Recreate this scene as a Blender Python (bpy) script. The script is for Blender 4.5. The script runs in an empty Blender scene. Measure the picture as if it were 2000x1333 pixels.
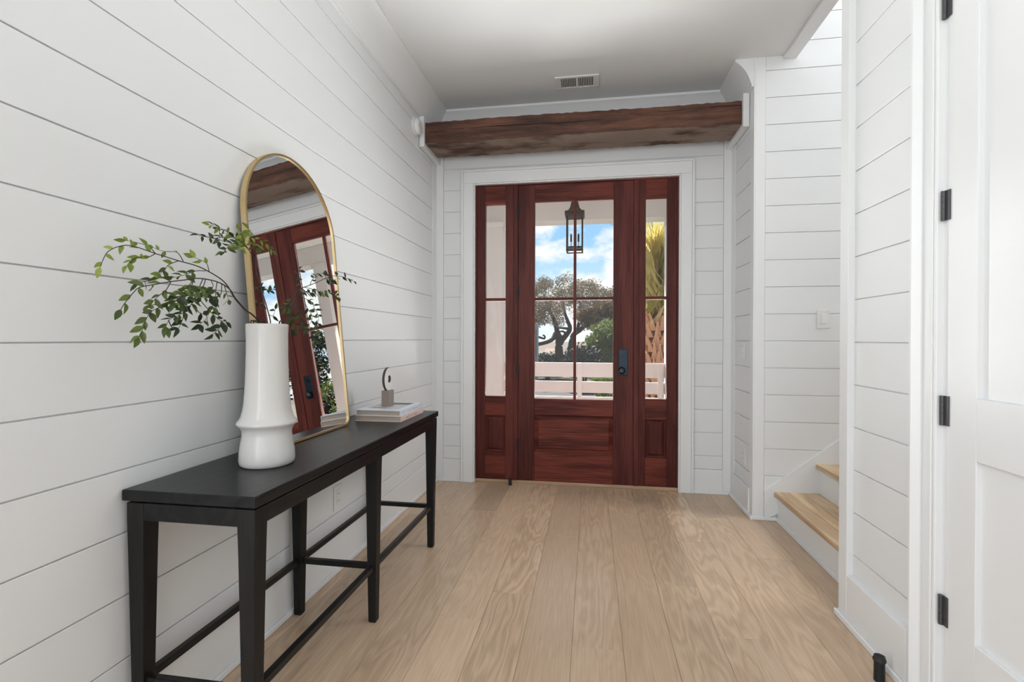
import bpy, bmesh, math, random
from mathutils import Vector, Matrix
random.seed(7)
SC = bpy.context.scene
COL = SC.collection
PI = math.pi

# ------------------------------------------------------------------ camera
H = 1.195                       # eye height above the oak floor
F_PX, YAW, PITCH, ROLL = 964.77, 0.1588, -0.0053, 0.0024
def cam_dir(u, v):
    c, s = math.cos(ROLL), math.sin(ROLL)
    u, v = c*u - s*v, s*u + c*v
    y = 1.0
    c, s = math.cos(PITCH), math.sin(PITCH)
    y, v = c*y - s*v, s*y + c*v
    c, s = math.cos(YAW), math.sin(YAW)
    return Vector((c*u - s*y, s*u + c*y, v))
EYE = Vector((0, 0, H))
fwd = cam_dir(0, 0)
rgt = cam_dir(1, 0) - fwd
up = cam_dir(0, 1) - fwd
cd = bpy.data.cameras.new('camera')
cd.sensor_width = 36.0
cd.lens = F_PX/2000*36.0
cd.clip_start = 0.05
cd.clip_end = 4000
co = bpy.data.objects.new('camera', cd)
COL.objects.link(co)
M = Matrix.Identity(4)
for i in range(3):
    M[i][0], M[i][1], M[i][2], M[i][3] = rgt[i], up[i], -fwd[i], EYE[i]
co.matrix_world = M
SC.camera = co
def ray(px, py):
    return cam_dir((px - 1000)/F_PX, -(py - 666.5)/F_PX)
def atY(px, py, Y):             # real-world point measured off the photograph at a known depth
    d = ray(px, py)
    return EYE + d*(Y/d.y)
def atX(px, py, X):
    d = ray(px, py)
    return EYE + d*(X/d.x)

# ------------------------------------------------------------------ exposure, sky, sun, large lamps
SC.view_settings.view_transform = 'Standard'
SC.view_settings.look = 'None'
SC.view_settings.exposure = 0.0
SC.view_settings.gamma = 1.0
SC.view_settings.use_curve_mapping = False

SKY_STRENGTH = 1.08
SUN_STRENGTH = 15.0
SUN_ELEV, SUN_AZ = 53.0, -16.0      # sun stands over the sea, beyond the front door
LEFT_FILL_W, REAR_W, STAIR_W = 40.0, 34.0, 100.0
DECK_UP_W, DECK_IN_W, PORCH_FAR_W = 40.0, 80.0, 54.0

w = bpy.data.worlds.new('sky')
SC.world = w
w.use_nodes = True
nt = w.node_tree
nt.nodes.clear()
def N(nt, t, **kw):
    n = nt.nodes.new(t)
    for k, v in kw.items():
        setattr(n, k, v)
    return n
def lk(nt, a, b):
    nt.links.new(a, b)
tc = N(nt, 'ShaderNodeTexCoord')
sep = N(nt, 'ShaderNodeSeparateXYZ')
lk(nt, tc.outputs['Generated'], sep.inputs[0])
ramp = N(nt, 'ShaderNodeValToRGB')
e = ramp.color_ramp.elements
e[0].position, e[0].color = 0.0, (0.86, 0.92, 0.97, 1)
e[1].position, e[1].color = 0.6, (0.10, 0.30, 0.75, 1)
e2 = ramp.color_ramp.elements.new(0.10); e2.color = (0.55, 0.78, 0.98, 1)
e2 = ramp.color_ramp.elements.new(0.20); e2.color = (0.36, 0.65, 0.97, 1)
lk(nt, sep.outputs['Z'], ramp.inputs[0])
mp = N(nt, 'ShaderNodeMapping')
mp.inputs['Location'].default_value = (0.35, 0.0, 0.12)
mp.inputs['Scale'].default_value = (1.0, 1.0, 1.7)
lk(nt, tc.outputs['Generated'], mp.inputs[0])
nz = N(nt, 'ShaderNodeTexNoise')
nz.inputs['Scale'].default_value = 9.0
nz.inputs['Detail'].default_value = 7.0
nz.inputs['Roughness'].default_value = 0.55
lk(nt, mp.outputs[0], nz.inputs['Vector'])
cr = N(nt, 'ShaderNodeValToRGB')
cr.color_ramp.elements[0].position = 0.42
cr.color_ramp.elements[1].position = 0.545
lk(nt, nz.outputs[0], cr.inputs[0])
mix = N(nt, 'ShaderNodeMixRGB')
mix.inputs[2].default_value = (1.0, 1.0, 1.0, 1)
lk(nt, cr.outputs[0], mix.inputs[0])
lk(nt, ramp.outputs[0], mix.inputs[1])
bg = N(nt, 'ShaderNodeBackground')
bg.inputs['Strength'].default_value = SKY_STRENGTH
lk(nt, mix.outputs[0], bg.inputs[0])
wo = N(nt, 'ShaderNodeOutputWorld')
lk(nt, bg.outputs[0], wo.inputs[0])

sl = bpy.data.lights.new('sun', 'SUN')
sl.energy = SUN_STRENGTH
sl.angle = math.radians(0.8)
sl.color = (1.0, 0.95, 0.87)
so = bpy.data.objects.new('sun', sl)
COL.objects.link(so)
el, az = math.radians(SUN_ELEV), math.radians(SUN_AZ)
to_sun = Vector((math.sin(az)*math.cos(el), math.cos(az)*math.cos(el), math.sin(el)))
so.rotation_euler = to_sun.to_track_quat('Z', 'Y').to_euler()
so.location = (0, 30, 40)

def area(name, loc, aim, sx, sy, watts, color=(1, 1, 1)):
    l = bpy.data.lights.new(name, 'AREA')
    l.shape = 'RECTANGLE'
    l.size, l.size_y = sx, sy
    l.energy = watts
    l.color = color
    o = bpy.data.objects.new(name, l)
    COL.objects.link(o)
    o.location = loc
    o.rotation_euler = (Vector(loc) - Vector(aim)).to_track_quat('Z', 'Y').to_euler()
    return o
# added fill lamps left of and behind the camera, and daylight through the upstairs window over the stairs
area('left_fill_light', (-1.22, 0.05, 1.6), (2, 0.9, 1.5), 1.0, 2.2, LEFT_FILL_W, (0.95, 0.975, 1.0))  # added fill that brightens the right wall; no window stands here
area('rear_fill_light', (-0.1, -2.9, 1.6), (-0.1, 4, 1.5), 2.2, 2.6, REAR_W, (0.97, 0.985, 1.0))  # added fill that lifts the back wall, no known source
area('stair_window_light', (4.1, 2.95, 3.6), (0, 2.95, 2.0), 1.0, 2.4, STAIR_W, (0.985, 0.99, 1.0))
# unseen added lamps standing in for sunlight off the porch: up off the deck, and in from the side beyond the hinge-side sidelight
l = area('deck_bounce_fill', (-0.12, 4.95, 0.08), (-0.12, 2.6, 2.9), 2.0, 1.2, DECK_UP_W, (1.0, 0.99, 0.98))
l.data.spread = math.radians(75)
l = area('deck_edge_bounce_fill', (-0.12, 5.2, 0.22), (-0.12, 0, 1.6), 2.0, 0.4, DECK_IN_W, (1.0, 0.99, 0.98))
l.data.spread = math.radians(90)
l = area('porch_side_fill', (-1.9, 4.85, 1.5), (1.1, 2.2, 1.5), 1.0, 2.2, PORCH_FAR_W, (0.98, 0.99, 1.0))  # added lamp beside the door, kept out of view, brightens the right wall
l.data.spread = math.radians(80)

# ------------------------------------------------------------------ materials
def newmat(name):
    m = bpy.data.materials.new(name)
    m.use_nodes = True
    return m, m.node_tree, m.node_tree.nodes['Principled BSDF']
def plain(name, col, rough=0.5, metal=0.0, spec=0.5, bump=0.0, bscale=60.0, var=0.0):
    m, nt, b = newmat(name)
    b.inputs['Base Color'].default_value = (*col, 1)
    b.inputs['Roughness'].default_value = rough
    b.inputs['Metallic'].default_value = metal
    b.inputs['Specular IOR Level'].default_value = spec
    t = N(nt, 'ShaderNodeTexCoord')
    n = N(nt, 'ShaderNodeTexNoise')
    n.inputs['Scale'].default_value = bscale
    n.inputs['Detail'].default_value = 3
    lk(nt, t.outputs['Object'], n.inputs['Vector'])
    if bump:
        bp = N(nt, 'ShaderNodeBump')
        bp.inputs['Strength'].default_value = bump
        bp.inputs['Distance'].default_value = 0.002
        lk(nt, n.outputs[0], bp.inputs['Height'])
        lk(nt, bp.outputs[0], b.inputs['Normal'])
    if var:
        mx = N(nt, 'ShaderNodeMixRGB')
        mx.inputs[1].default_value = (*[c*(1 - var) for c in col], 1)
        mx.inputs[2].default_value = (*[min(1, c*(1 + var)) for c in col], 1)
        lk(nt, n.outputs[0], mx.inputs[0])
        lk(nt, mx.outputs[0], b.inputs['Base Color'])
    return m

def wood(name, dark, light, axis='Y', rough=0.4, ring=9.0, dist=5.0, stretch=0.10, rand=0.12, bump=0.15, spec=0.5, fine=160.0, contrast=(0.3, 0.75), coat=0.0, amp=0.16, famp=1.0, pick=False):
    """grain runs along axis; every object gets its own cut of the log and its own tone"""
    m, nt, b = newmat(name)
    t = N(nt, 'ShaderNodeTexCoord')
    oi = N(nt, 'ShaderNodeObjectInfo')
    mul = N(nt, 'ShaderNodeMath', operation='MULTIPLY')
    mul.inputs[1].default_value = 37.0
    lk(nt, oi.outputs['Random'], mul.inputs[0])
    comb = N(nt, 'ShaderNodeCombineXYZ')
    for i in range(3):
        lk(nt, mul.outputs[0], comb.inputs[i])
    add = N(nt, 'ShaderNodeVectorMath', operation='ADD')
    lk(nt, t.outputs['Object'], add.inputs[0])
    lk(nt, comb.outputs[0], add.inputs[1])
    mp = N(nt, 'ShaderNodeMapping')
    sc = [1.0, 1.0, 1.0]
    sc['XYZ'.index(axis)] = stretch
    mp.inputs['Scale'].default_value = sc
    lk(nt, add.outputs[0], mp.inputs[0])
    nd = N(nt, 'ShaderNodeTexNoise')
    nd.inputs['Scale'].default_value = 5.0
    nd.inputs['Detail'].default_value = 3
    lk(nt, mp.outputs[0], nd.inputs['Vector'])
    wv = N(nt, 'ShaderNodeMath', operation='MULTIPLY')
    wv.inputs[1].default_value = ring*dist
    lk(nt, nd.outputs[0], wv.inputs[0])
    sn = N(nt, 'ShaderNodeMath', operation='SINE')
    lk(nt, wv.outputs[0], sn.inputs[0])
    nf = N(nt, 'ShaderNodeTexNoise')
    nf.inputs['Scale'].default_value = fine
    nf.inputs['Detail'].default_value = 2
    mp2 = N(nt, 'ShaderNodeMapping')
    sc2 = [1.0, 1.0, 1.0]
    sc2['XYZ'.index(axis)] = 0.03
    mp2.inputs['Scale'].default_value = sc2
    lk(nt, add.outputs[0], mp2.inputs[0])
    lk(nt, mp2.outputs[0], nf.inputs['Vector'])
    ma = N(nt, 'ShaderNodeMath', operation='MULTIPLY_ADD')
    ma.inputs[1].default_value = amp
    ma.inputs[2].default_value = 0.0
    lk(nt, sn.outputs[0], ma.inputs[0])
    if pick:                            # some boards are flat-sawn with bold rings, others nearly plain
        pk = N(nt, 'ShaderNodeMath', operation='MULTIPLY')
        pk.inputs[1].default_value = 7.31
        lk(nt, oi.outputs['Random'], pk.inputs[0])
        fr = N(nt, 'ShaderNodeMath', operation='FRACT')
        lk(nt, pk.outputs[0], fr.inputs[0])
        pw = N(nt, 'ShaderNodeMath', operation='MULTIPLY_ADD')
        pw.inputs[1].default_value = amp*1.15
        pw.inputs[2].default_value = amp*0.15
        lk(nt, fr.outputs[0], pw.inputs[0])
        lk(nt, pw.outputs[0], ma.inputs[1])
    ad = N(nt, 'ShaderNodeMath', operation='ADD')
    lk(nt, ma.outputs[0], ad.inputs[0])
    fm = N(nt, 'ShaderNodeMath', operation='MULTIPLY_ADD')
    fm.inputs[1].default_value = famp
    fm.inputs[2].default_value = 0.5 - 0.5*famp
    lk(nt, nf.outputs[0], fm.inputs[0])
    lk(nt, fm.outputs[0], ad.inputs[1])
    rr = N(nt, 'ShaderNodeValToRGB')
    rr.color_ramp.elements[0].position, rr.color_ramp.elements[0].color = contrast[0], (*dark, 1)
    rr.color_ramp.elements[1].position, rr.color_ramp.elements[1].color = contrast[1], (*light, 1)
    lk(nt, ad.outputs[0], rr.inputs[0])
    hs = N(nt, 'ShaderNodeHueSaturation')
    mr = N(nt, 'ShaderNodeMapRange')
    mr.inputs['To Min'].default_value = 1 - rand
    mr.inputs['To Max'].default_value = 1 + rand
    lk(nt, oi.outputs['Random'], mr.inputs['Value'])
    lk(nt, mr.outputs[0], hs.inputs['Value'])
    lk(nt, rr.outputs[0], hs.inputs['Color'])
    lk(nt, hs.outputs[0], b.inputs['Base Color'])
    b.inputs['Roughness'].default_value = rough
    b.inputs['Specular IOR Level'].default_value = spec
    b.inputs['Coat Weight'].default_value = coat
    b.inputs['Coat Roughness'].default_value = 0.25
    bp = N(nt, 'ShaderNodeBump')
    bp.inputs['Strength'].default_value = bump
    bp.inputs['Distance'].default_value = 0.002
    lk(nt, ad.outputs[0], bp.inputs['Height'])
    lk(nt, bp.outputs[0], b.inputs['Normal'])
    return m

WALL = plain('white_wall_paint', (0.80, 0.812, 0.815), 0.42, bump=0.03, bscale=40)
TRIM = plain('white_trim_paint', (0.82, 0.832, 0.835), 0.32, bump=0.02, bscale=30)
CEIL = plain('ceiling_paint', (0.81, 0.82, 0.822), 0.75, bump=0.03, bscale=90)
DOORW = plain('white_door_paint', (0.81, 0.82, 0.825), 0.30, bump=0.02, bscale=25)
OAK = wood('oak_floor', (0.40, 0.268, 0.165), (0.72, 0.545, 0.385), 'Y', rough=0.29, ring=15, dist=6, stretch=0.19, rand=0.15, bump=0.03, amp=0.13, famp=0.55, contrast=(0.14, 0.86), pick=True)
TREAD = wood('oak_tread', (0.50, 0.335, 0.185), (0.74, 0.55, 0.345), 'Y', rough=0.38, ring=8, dist=5, stretch=0.12, rand=0.12, bump=0.1)
MAHO_V = wood('mahogany_vertical', (0.066, 0.015, 0.012), (0.140, 0.035, 0.027), 'Z', rough=0.42, ring=5, dist=4, stretch=0.08, rand=0.08, bump=0.08, coat=0.0, spec=0.18)
MAHO_H = wood('mahogany_horizontal', (0.070, 0.015, 0.012), (0.200, 0.047, 0.031), 'X', rough=0.42, ring=6, dist=5, stretch=0.10, rand=0.08, bump=0.08, coat=0.0, spec=0.18)
BLACKW = wood('black_stained_oak', (0.006, 0.006, 0.0065), (0.013, 0.0125, 0.013), 'Y', spec=0.24, rough=0.30, ring=9, dist=6, stretch=0.14, rand=0.0, bump=0.30, fine=220)
BLACKV = wood('black_stained_oak_upright', (0.006, 0.006, 0.006), (0.012, 0.011, 0.011), 'Z', spec=0.25, rough=0.45, ring=6, dist=4, stretch=0.1, rand=0.0, bump=0.18)
BRASS = plain('brushed_brass', (0.66, 0.50, 0.27), 0.34, 1.0, bump=0.02, bscale=300)
MIRROR = plain('mirror_silver', (0.93, 0.94, 0.94), 0.0, 1.0)
CERAM = plain('white_glazed_ceramic', (0.58, 0.57, 0.55), 0.20, 0.0, 0.38, bump=0.05, bscale=14)
BLACKM = plain('black_metal', (0.028, 0.030, 0.033), 0.38, 0.6)
BRONZE = plain('dark_bronze', (0.045, 0.030, 0.022), 0.45, 0.7)
HINGE = plain('oil_rubbed_hinge', (0.09, 0.09, 0.095), 0.45, 0.5)
STEELBLUE = plain('blued_black_plate', (0.018, 0.030, 0.042), 0.30, 0.7)
KNOBM = plain('blackened_knob', (0.05, 0.06, 0.07), 0.16, 1.0)
CHROME = plain('polished_rim', (0.75, 0.77, 0.8), 0.12, 1.0)
PLASTIC = plain('white_plastic', (0.80, 0.80, 0.79), 0.35)
DARKSLOT = plain('dark_slot', (0.05, 0.05, 0.05), 0.8)
RUBBER = plain('black_rubber', (0.02, 0.02, 0.022), 0.6)
STONE = plain('taupe_stone', (0.27, 0.225, 0.20), 0.75, bump=0.2, bscale=80, var=0.15)
MARBLE = plain('white_marble', (0.80, 0.79, 0.78), 0.5, bump=0.1, bscale=30, var=0.06)
DARKEDGE = plain('dark_stone_rim', (0.05, 0.047, 0.045), 0.6)
PAGES = plain('book_pages', (0.46, 0.39, 0.32), 0.85, bump=0.3, bscale=400, var=0.08)
COVERB = plain('pale_blue_white_cover', (0.70, 0.74, 0.80), 0.35)
COVERP = plain('blush_pink_cover', (0.78, 0.60, 0.54), 0.4)
BROWNC = plain('brown_board', (0.20, 0.12, 0.09), 0.6)
INKRED = plain('rust_print', (0.45, 0.20, 0.15), 0.5)
INKBLUE = plain('slate_blue_print', (0.36, 0.40, 0.56), 0.5)
INKTEAL = plain('pale_teal_print', (0.55, 0.70, 0.74), 0.5)
INKDARK = plain('charcoal_print', (0.16, 0.16, 0.15), 0.5)
INKSPOT = plain('red_print', (0.50, 0.10, 0.10), 0.5)
INKGREY = plain('grey_print', (0.52, 0.54, 0.54), 0.5)
PORCH = plain('porch_paint', (0.78, 0.76, 0.725), 0.55, bump=0.04, bscale=30)
DECK = plain('porch_deck', (0.42, 0.41, 0.40), 0.6, bump=0.1, bscale=20, var=0.04)
ASPH = plain('asphalt', (0.030, 0.033, 0.038), 0.9, bump=0.3, bscale=50, var=0.2)
SOIL = plain('sandy_ground', (0.10, 0.085, 0.06), 0.95, bump=0.3, bscale=6, var=0.3)
MARSH = plain('marsh_grass', (0.075, 0.055, 0.043), 0.95, bump=0.3, bscale=0.3, var=0.35)
WATER = plain('sea_water', (0.30, 0.36, 0.42), 0.15)
BARK = plain('oak_bark', (0.035, 0.026, 0.022), 0.95, bump=0.6, bscale=12, var=0.4)
PALMBARK = plain('palm_boot', (0.55, 0.29, 0.18), 0.85, bump=0.5, bscale=40, var=0.35)
PALMTRUNK = plain('palm_trunk', (0.12, 0.06, 0.04), 0.9, bump=0.5, bscale=30, var=0.3)
GREYP = plain('grey_post_paint', (0.25, 0.27, 0.29), 0.6)
TANROOF = plain('tan_roof', (0.27, 0.18, 0.13), 0.8)
WHITEB = plain('white_boards', (0.6, 0.6, 0.6), 0.6)
STEM = plain('dark_twig', (0.030, 0.022, 0.016), 0.7, var=0.3)

def leafmat(name, c0, c1, c2, rough=0.5, trans=0.25, tcol=None):
    m, nt, b = newmat(name)
    oi = N(nt, 'ShaderNodeObjectInfo')
    t = N(nt, 'ShaderNodeTexCoord')
    n = N(nt, 'ShaderNodeTexNoise')
    n.inputs['Scale'].default_value = 7.0
    lk(nt, t.outputs['Object'], n.inputs['Vector'])
    ad = N(nt, 'ShaderNodeMath', operation='MULTIPLY_ADD')
    ad.inputs[1].default_value = 0.45
    lk(nt, n.outputs[0], ad.inputs[0])
    sb = N(nt, 'ShaderNodeMath', operation='MULTIPLY')
    sb.inputs[1].default_value = 0.6
    lk(nt, oi.outputs['Random'], sb.inputs[0])
    lk(nt, sb.outputs[0], ad.inputs[2])
    r = N(nt, 'ShaderNodeValToRGB')
    r.color_ramp.elements[0].color = (*c0, 1)
    r.color_ramp.elements[1].color = (*c2, 1)
    r.color_ramp.elements[0].position = 0.15
    r.color_ramp.elements[1].position = 0.85
    mid = r.color_ramp.elements.new(0.5)
    mid.color = (*c1, 1)
    lk(nt, ad.outputs[0], r.inputs[0])
    lk(nt, r.outputs[0], b.inputs['Base Color'])
    b.inputs['Roughness'].default_value = rough
    b.inputs['Specular IOR Level'].default_value = 0.3
    tr = N(nt, 'ShaderNodeBsdfTranslucent')
    lk(nt, r.outputs[0], tr.inputs[0])
    ms = N(nt, 'ShaderNodeMixShader')
    ms.inputs[0].default_value = trans
    lk(nt, b.outputs[0], ms.inputs[1])
    lk(nt, tr.outputs[0], ms.inputs[2])
    out = [x for x in nt.nodes if x.type == 'OUTPUT_MATERIAL'][0]
    lk(nt, ms.outputs[0], out.inputs[0])
    return m
LEAF_LIGHT = leafmat('lit_young_leaf', (0.10, 0.15, 0.022), (0.16, 0.22, 0.032), (0.25, 0.31, 0.055), 0.42)  # light on the left spray painted in as a paler young green
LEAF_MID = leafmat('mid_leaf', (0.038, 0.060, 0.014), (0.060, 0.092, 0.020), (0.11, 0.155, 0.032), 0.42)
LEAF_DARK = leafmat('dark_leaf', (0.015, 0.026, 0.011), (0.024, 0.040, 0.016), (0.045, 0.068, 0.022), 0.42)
OAKLEAF = leafmat('live_oak_leaf', (0.05, 0.042, 0.026), (0.13, 0.105, 0.066), (0.24, 0.19, 0.125), 0.7, 0.22)
RUSTLEAF = leafmat('rusty_foliage', (0.10, 0.065, 0.035), (0.20, 0.125, 0.06), (0.27, 0.19, 0.12), 0.7, 0.25)
HEDGE = leafmat('hedge_leaf', (0.010, 0.013, 0.007), (0.018, 0.022, 0.011), (0.03, 0.035, 0.016), 0.7, 0.08)
BUSHLEAF = leafmat('bush_leaf', (0.06, 0.085, 0.02), (0.18, 0.22, 0.05), (0.36, 0.38, 0.11), 0.6, 0.40)
FROND = leafmat('palm_frond', (0.20, 0.20, 0.05), (0.52, 0.43, 0.13), (0.80, 0.68, 0.36), 0.5, 0.40)

def glassmat(name, tint=(0.97, 0.985, 0.98)):
    m, nt, b = newmat(name)
    nt.nodes.remove(b)
    tr = N(nt, 'ShaderNodeBsdfTransparent')
    tr.inputs[0].default_value = (*tint, 1)
    gl = N(nt, 'ShaderNodeBsdfGlossy')
    gl.inputs['Roughness'].default_value = 0.0
    fr = N(nt, 'ShaderNodeFresnel')
    fr.inputs[0].default_value = 1.25
    ms = N(nt, 'ShaderNodeMixShader')
    lk(nt, fr.outputs[0], ms.inputs[0])
    lk(nt, tr.outputs[0], ms.inputs[1])
    lk(nt, gl.outputs[0], ms.inputs[2])
    out = [x for x in nt.nodes if x.type == 'OUTPUT_MATERIAL'][0]
    lk(nt, ms.outputs[0], out.inputs[0])
    return m
GLASS = glassmat('clear_glass')

def beam_material():
    m, nt, b = newmat('reclaimed_beam')
    t = N(nt, 'ShaderNodeTexCoord')
    mp = N(nt, 'ShaderNodeMapping')
    mp.inputs['Scale'].default_value = (0.35, 3.0, 3.0)
    lk(nt, t.outputs['Object'], mp.inputs[0])
    n = N(nt, 'ShaderNodeTexNoise')
    n.inputs['Scale'].default_value = 7
    n.inputs['Detail'].default_value = 8
    n.inputs['Roughness'].default_value = 0.65
    lk(nt, mp.outputs[0], n.inputs['Vector'])
    r = N(nt, 'ShaderNodeValToRGB')
    el = r.color_ramp.elements
    el[0].position, el[0].color = 0.30, (0.020, 0.010, 0.007, 1)
    el[1].position, el[1].color = 0.75, (0.200, 0.085, 0.046, 1)
    q = el.new(0.5); q.color = (0.090, 0.036, 0.021, 1)
    lk(nt, n.outputs[0], r.inputs[0])
    # grey, weathered underside with crosswise saw marks
    geo = N(nt, 'ShaderNodeNewGeometry')
    sp = N(nt, 'ShaderNodeSeparateXYZ')
    lk(nt, geo.outputs['True Normal'], sp.inputs[0])
    under = N(nt, 'ShaderNodeMath', operation='LESS_THAN')
    under.inputs[1].default_value = -0.5
    lk(nt, sp.outputs['Z'], under.inputs[0])
    mp2 = N(nt, 'ShaderNodeMapping')
    mp2.inputs['Scale'].default_value = (1.0, 2.5, 2.5)
    lk(nt, t.outputs['Object'], mp2.inputs[0])
    n2 = N(nt, 'ShaderNodeTexNoise')
    n2.inputs['Scale'].default_value = 3.2
    n2.inputs['Detail'].default_value = 4
    lk(nt, mp2.outputs[0], n2.inputs['Vector'])
    r2 = N(nt, 'ShaderNodeValToRGB')
    r2.color_ramp.elements[0].position = 0.38
    r2.color_ramp.elements[1].position = 0.54
    lk(nt, n2.outputs[0], r2.inputs[0])
    mp3 = N(nt, 'ShaderNodeMapping')
    mp3.inputs['Rotation'].default_value = (0, 0, 0.5)
    lk(nt, t.outputs['Object'], mp3.inputs[0])
    wv = N(nt, 'ShaderNodeTexWave')
    wv.inputs['Scale'].default_value = 34
    wv.inputs['Distortion'].default_value = 9.0
    wv.inputs['Detail'].default_value = 3.0
    lk(nt, mp3.outputs[0], wv.inputs['Vector'])
    greys = N(nt, 'ShaderNodeMixRGB')
    greys.inputs[1].default_value = (0.215, 0.150, 0.112, 1)
    greys.inputs[2].default_value = (0.31, 0.230, 0.180, 1)
    lk(nt, wv.outputs[1], greys.inputs[0])
    fac = N(nt, 'ShaderNodeMath', operation='MULTIPLY')
    lk(nt, under.outputs[0], fac.inputs[0])
    lk(nt, r2.outputs[0], fac.inputs[1])
    mx = N(nt, 'ShaderNodeMixRGB')
    lk(nt, fac.outputs[0], mx.inputs[0])
    lk(nt, r.outputs[0], mx.inputs[1])
    lk(nt, greys.outputs[0], mx.inputs[2])
    lk(nt, mx.outputs[0], b.inputs['Base Color'])
    b.inputs['Roughness'].default_value = 0.72
    bp = N(nt, 'ShaderNodeBump')
    bp.inputs['Strength'].default_value = 0.6
    bp.inputs['Distance'].default_value = 0.006
    lk(nt, n.outputs[0], bp.inputs['Height'])
    lk(nt, bp.outputs[0], b.inputs['Normal'])
    return m
BEAM = beam_material()

# ------------------------------------------------------------------ building helpers
WLOC = {}
def tag(o, label=None, cat=None, group=None, kind=None):
    if label: o['label'] = label
    if cat: o['category'] = cat
    if group: o['group'] = group
    if kind: o['kind'] = kind
    return o
def empty(name, loc, label, cat, group=None, kind=None):
    o = bpy.data.objects.new(name, None)
    o.empty_display_size = 0.1
    COL.objects.link(o)
    o.location = loc
    WLOC[o] = Vector(loc)
    return tag(o, label, cat, group, kind)
def obj(name, bm, mat, parent=None, smooth=False, bevel=0.0, seg=2, origin=None, **t):
    """one mesh object; vertices come in world coordinates"""
    base = WLOC.get(parent, Vector((0, 0, 0))) if parent else Vector((0, 0, 0))
    loc = Vector(origin) if origin is not None else (base if parent else Vector((0, 0, 0)))
    bmesh.ops.translate(bm, verts=bm.verts, vec=-loc)
    me = bpy.data.meshes.new(name)
    bm.to_mesh(me)
    bm.free()
    o = bpy.data.objects.new(name, me)
    COL.objects.link(o)
    me.materials.append(mat)
    if smooth:
        for p in me.polygons:
            p.use_smooth = True
    if bevel:
        md = o.modifiers.new('edge', 'BEVEL')
        md.width = bevel
        md.segments = seg
        md.limit_method = 'ANGLE'
        md.angle_limit = math.radians(40)
    if parent:
        o.parent = parent
        o.location = loc - base
    else:
        o.location = loc
    WLOC[o] = loc
    tag(o, **t)
    return o
def NB():
    return bmesh.new()
def box(bm, x0, x1, y0, y1, z0, z1):
    v = [bm.verts.new(p) for p in ((x0, y0, z0), (x1, y0, z0), (x1, y1, z0), (x0, y1, z0), (x0, y0, z1), (x1, y0, z1), (x1, y1, z1), (x0, y1, z1))]
    for f in ((3, 2, 1, 0), (4, 5, 6, 7), (0, 1, 5, 4), (1, 2, 6, 5), (2, 3, 7, 6), (3, 0, 4, 7)):
        bm.faces.new([v[i] for i in f])
    return bm
def B(*a):
    return box(NB(), *a)
def hexa(bm, a, b):
    """solid between two quads of 4 points"""
    va = [bm.verts.new(p) for p in a]
    vb = [bm.verts.new(p) for p in b]
    bm.faces.new(va[::-1]); bm.faces.new(vb)
    for i in range(4):
        j = (i + 1) % 4
        bm.faces.new((va[i], va[j], vb[j], vb[i]))
    bmesh.ops.recalc_face_normals(bm, faces=bm.faces)
    return bm
def sweep(bm, rings, closed=True, caps=True):
    R = [[bm.verts.new(p) for p in r] for r in rings]
    n = len(R[0])
    for a, b in zip(R, R[1:]):
        for i in range(n if closed else n - 1):
            j = (i + 1) % n
            bm.faces.new((a[i], a[j], b[j], b[i]))
    if caps and closed:
        bm.faces.new(R[0][::-1]); bm.faces.new(R[-1])
    bmesh.ops.recalc_face_normals(bm, faces=bm.faces)
    return bm
def lathe(bm, prof, c, n=48, axis='Z'):
    rings = []
    for r, z in prof:
        ring = []
        for i in range(n):
            a = 2*PI*i/n
            p = {'Z': (r*math.cos(a), r*math.sin(a), z), 'X': (z, r*math.cos(a), r*math.sin(a)), 'Y': (r*math.cos(a), z, r*math.sin(a))}[axis]
            ring.append(Vector(c) + Vector(p))
        rings.append(ring)
    return sweep(bm, rings)
def tube(bm, pts, rad, n=6):
    pts = [Vector(p) for p in pts]
    if not hasattr(rad, '__len__'):
        rad = [rad]*len(pts)
    rings = []
    for i, p in enumerate(pts):
        d = (pts[min(i + 1, len(pts) - 1)] - pts[max(i - 1, 0)])
        d = d.normalized() if d.length > 1e-9 else Vector((0, 0, 1))
        a = d.orthogonal().normalized() if abs(d.z) > 0.95 else d.cross(Vector((0, 0, 1))).normalized()
        b = d.cross(a)
        rings.append([p + (a*math.cos(2*PI*k/n) + b*math.sin(2*PI*k/n))*rad[i] for k in range(n)])
    return sweep(bm, rings)
def smooth_path(pts, sub=4):
    P = [Vector(p) for p in pts]
    out = []
    for i in range(len(P) - 1):
        p0, p1, p2, p3 = P[max(i - 1, 0)], P[i], P[i + 1], P[min(i + 2, len(P) - 1)]
        for k in range(sub):
            t = k/sub
            out.append(0.5*((2*p1) + (p2 - p0)*t + (2*p0 - 5*p1 + 4*p2 - p3)*t*t + (3*p1 - p0 - 3*p2 + p3)*t**3))
    out.append(P[-1])
    return out
def mesh_obj(name, verts, faces, mat, parent=None, origin=(0, 0, 0), **t):
    me = bpy.data.meshes.new(name)
    me.from_pydata(verts, [], faces)
    me.materials.append(mat)
    o = bpy.data.objects.new(name, me)
    COL.objects.link(o)
    if parent:
        o.parent = parent
        o.location = Vector(origin) - WLOC[parent]
    else:
        o.location = origin
    WLOC[o] = Vector(origin)
    return tag(o, **t)

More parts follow.
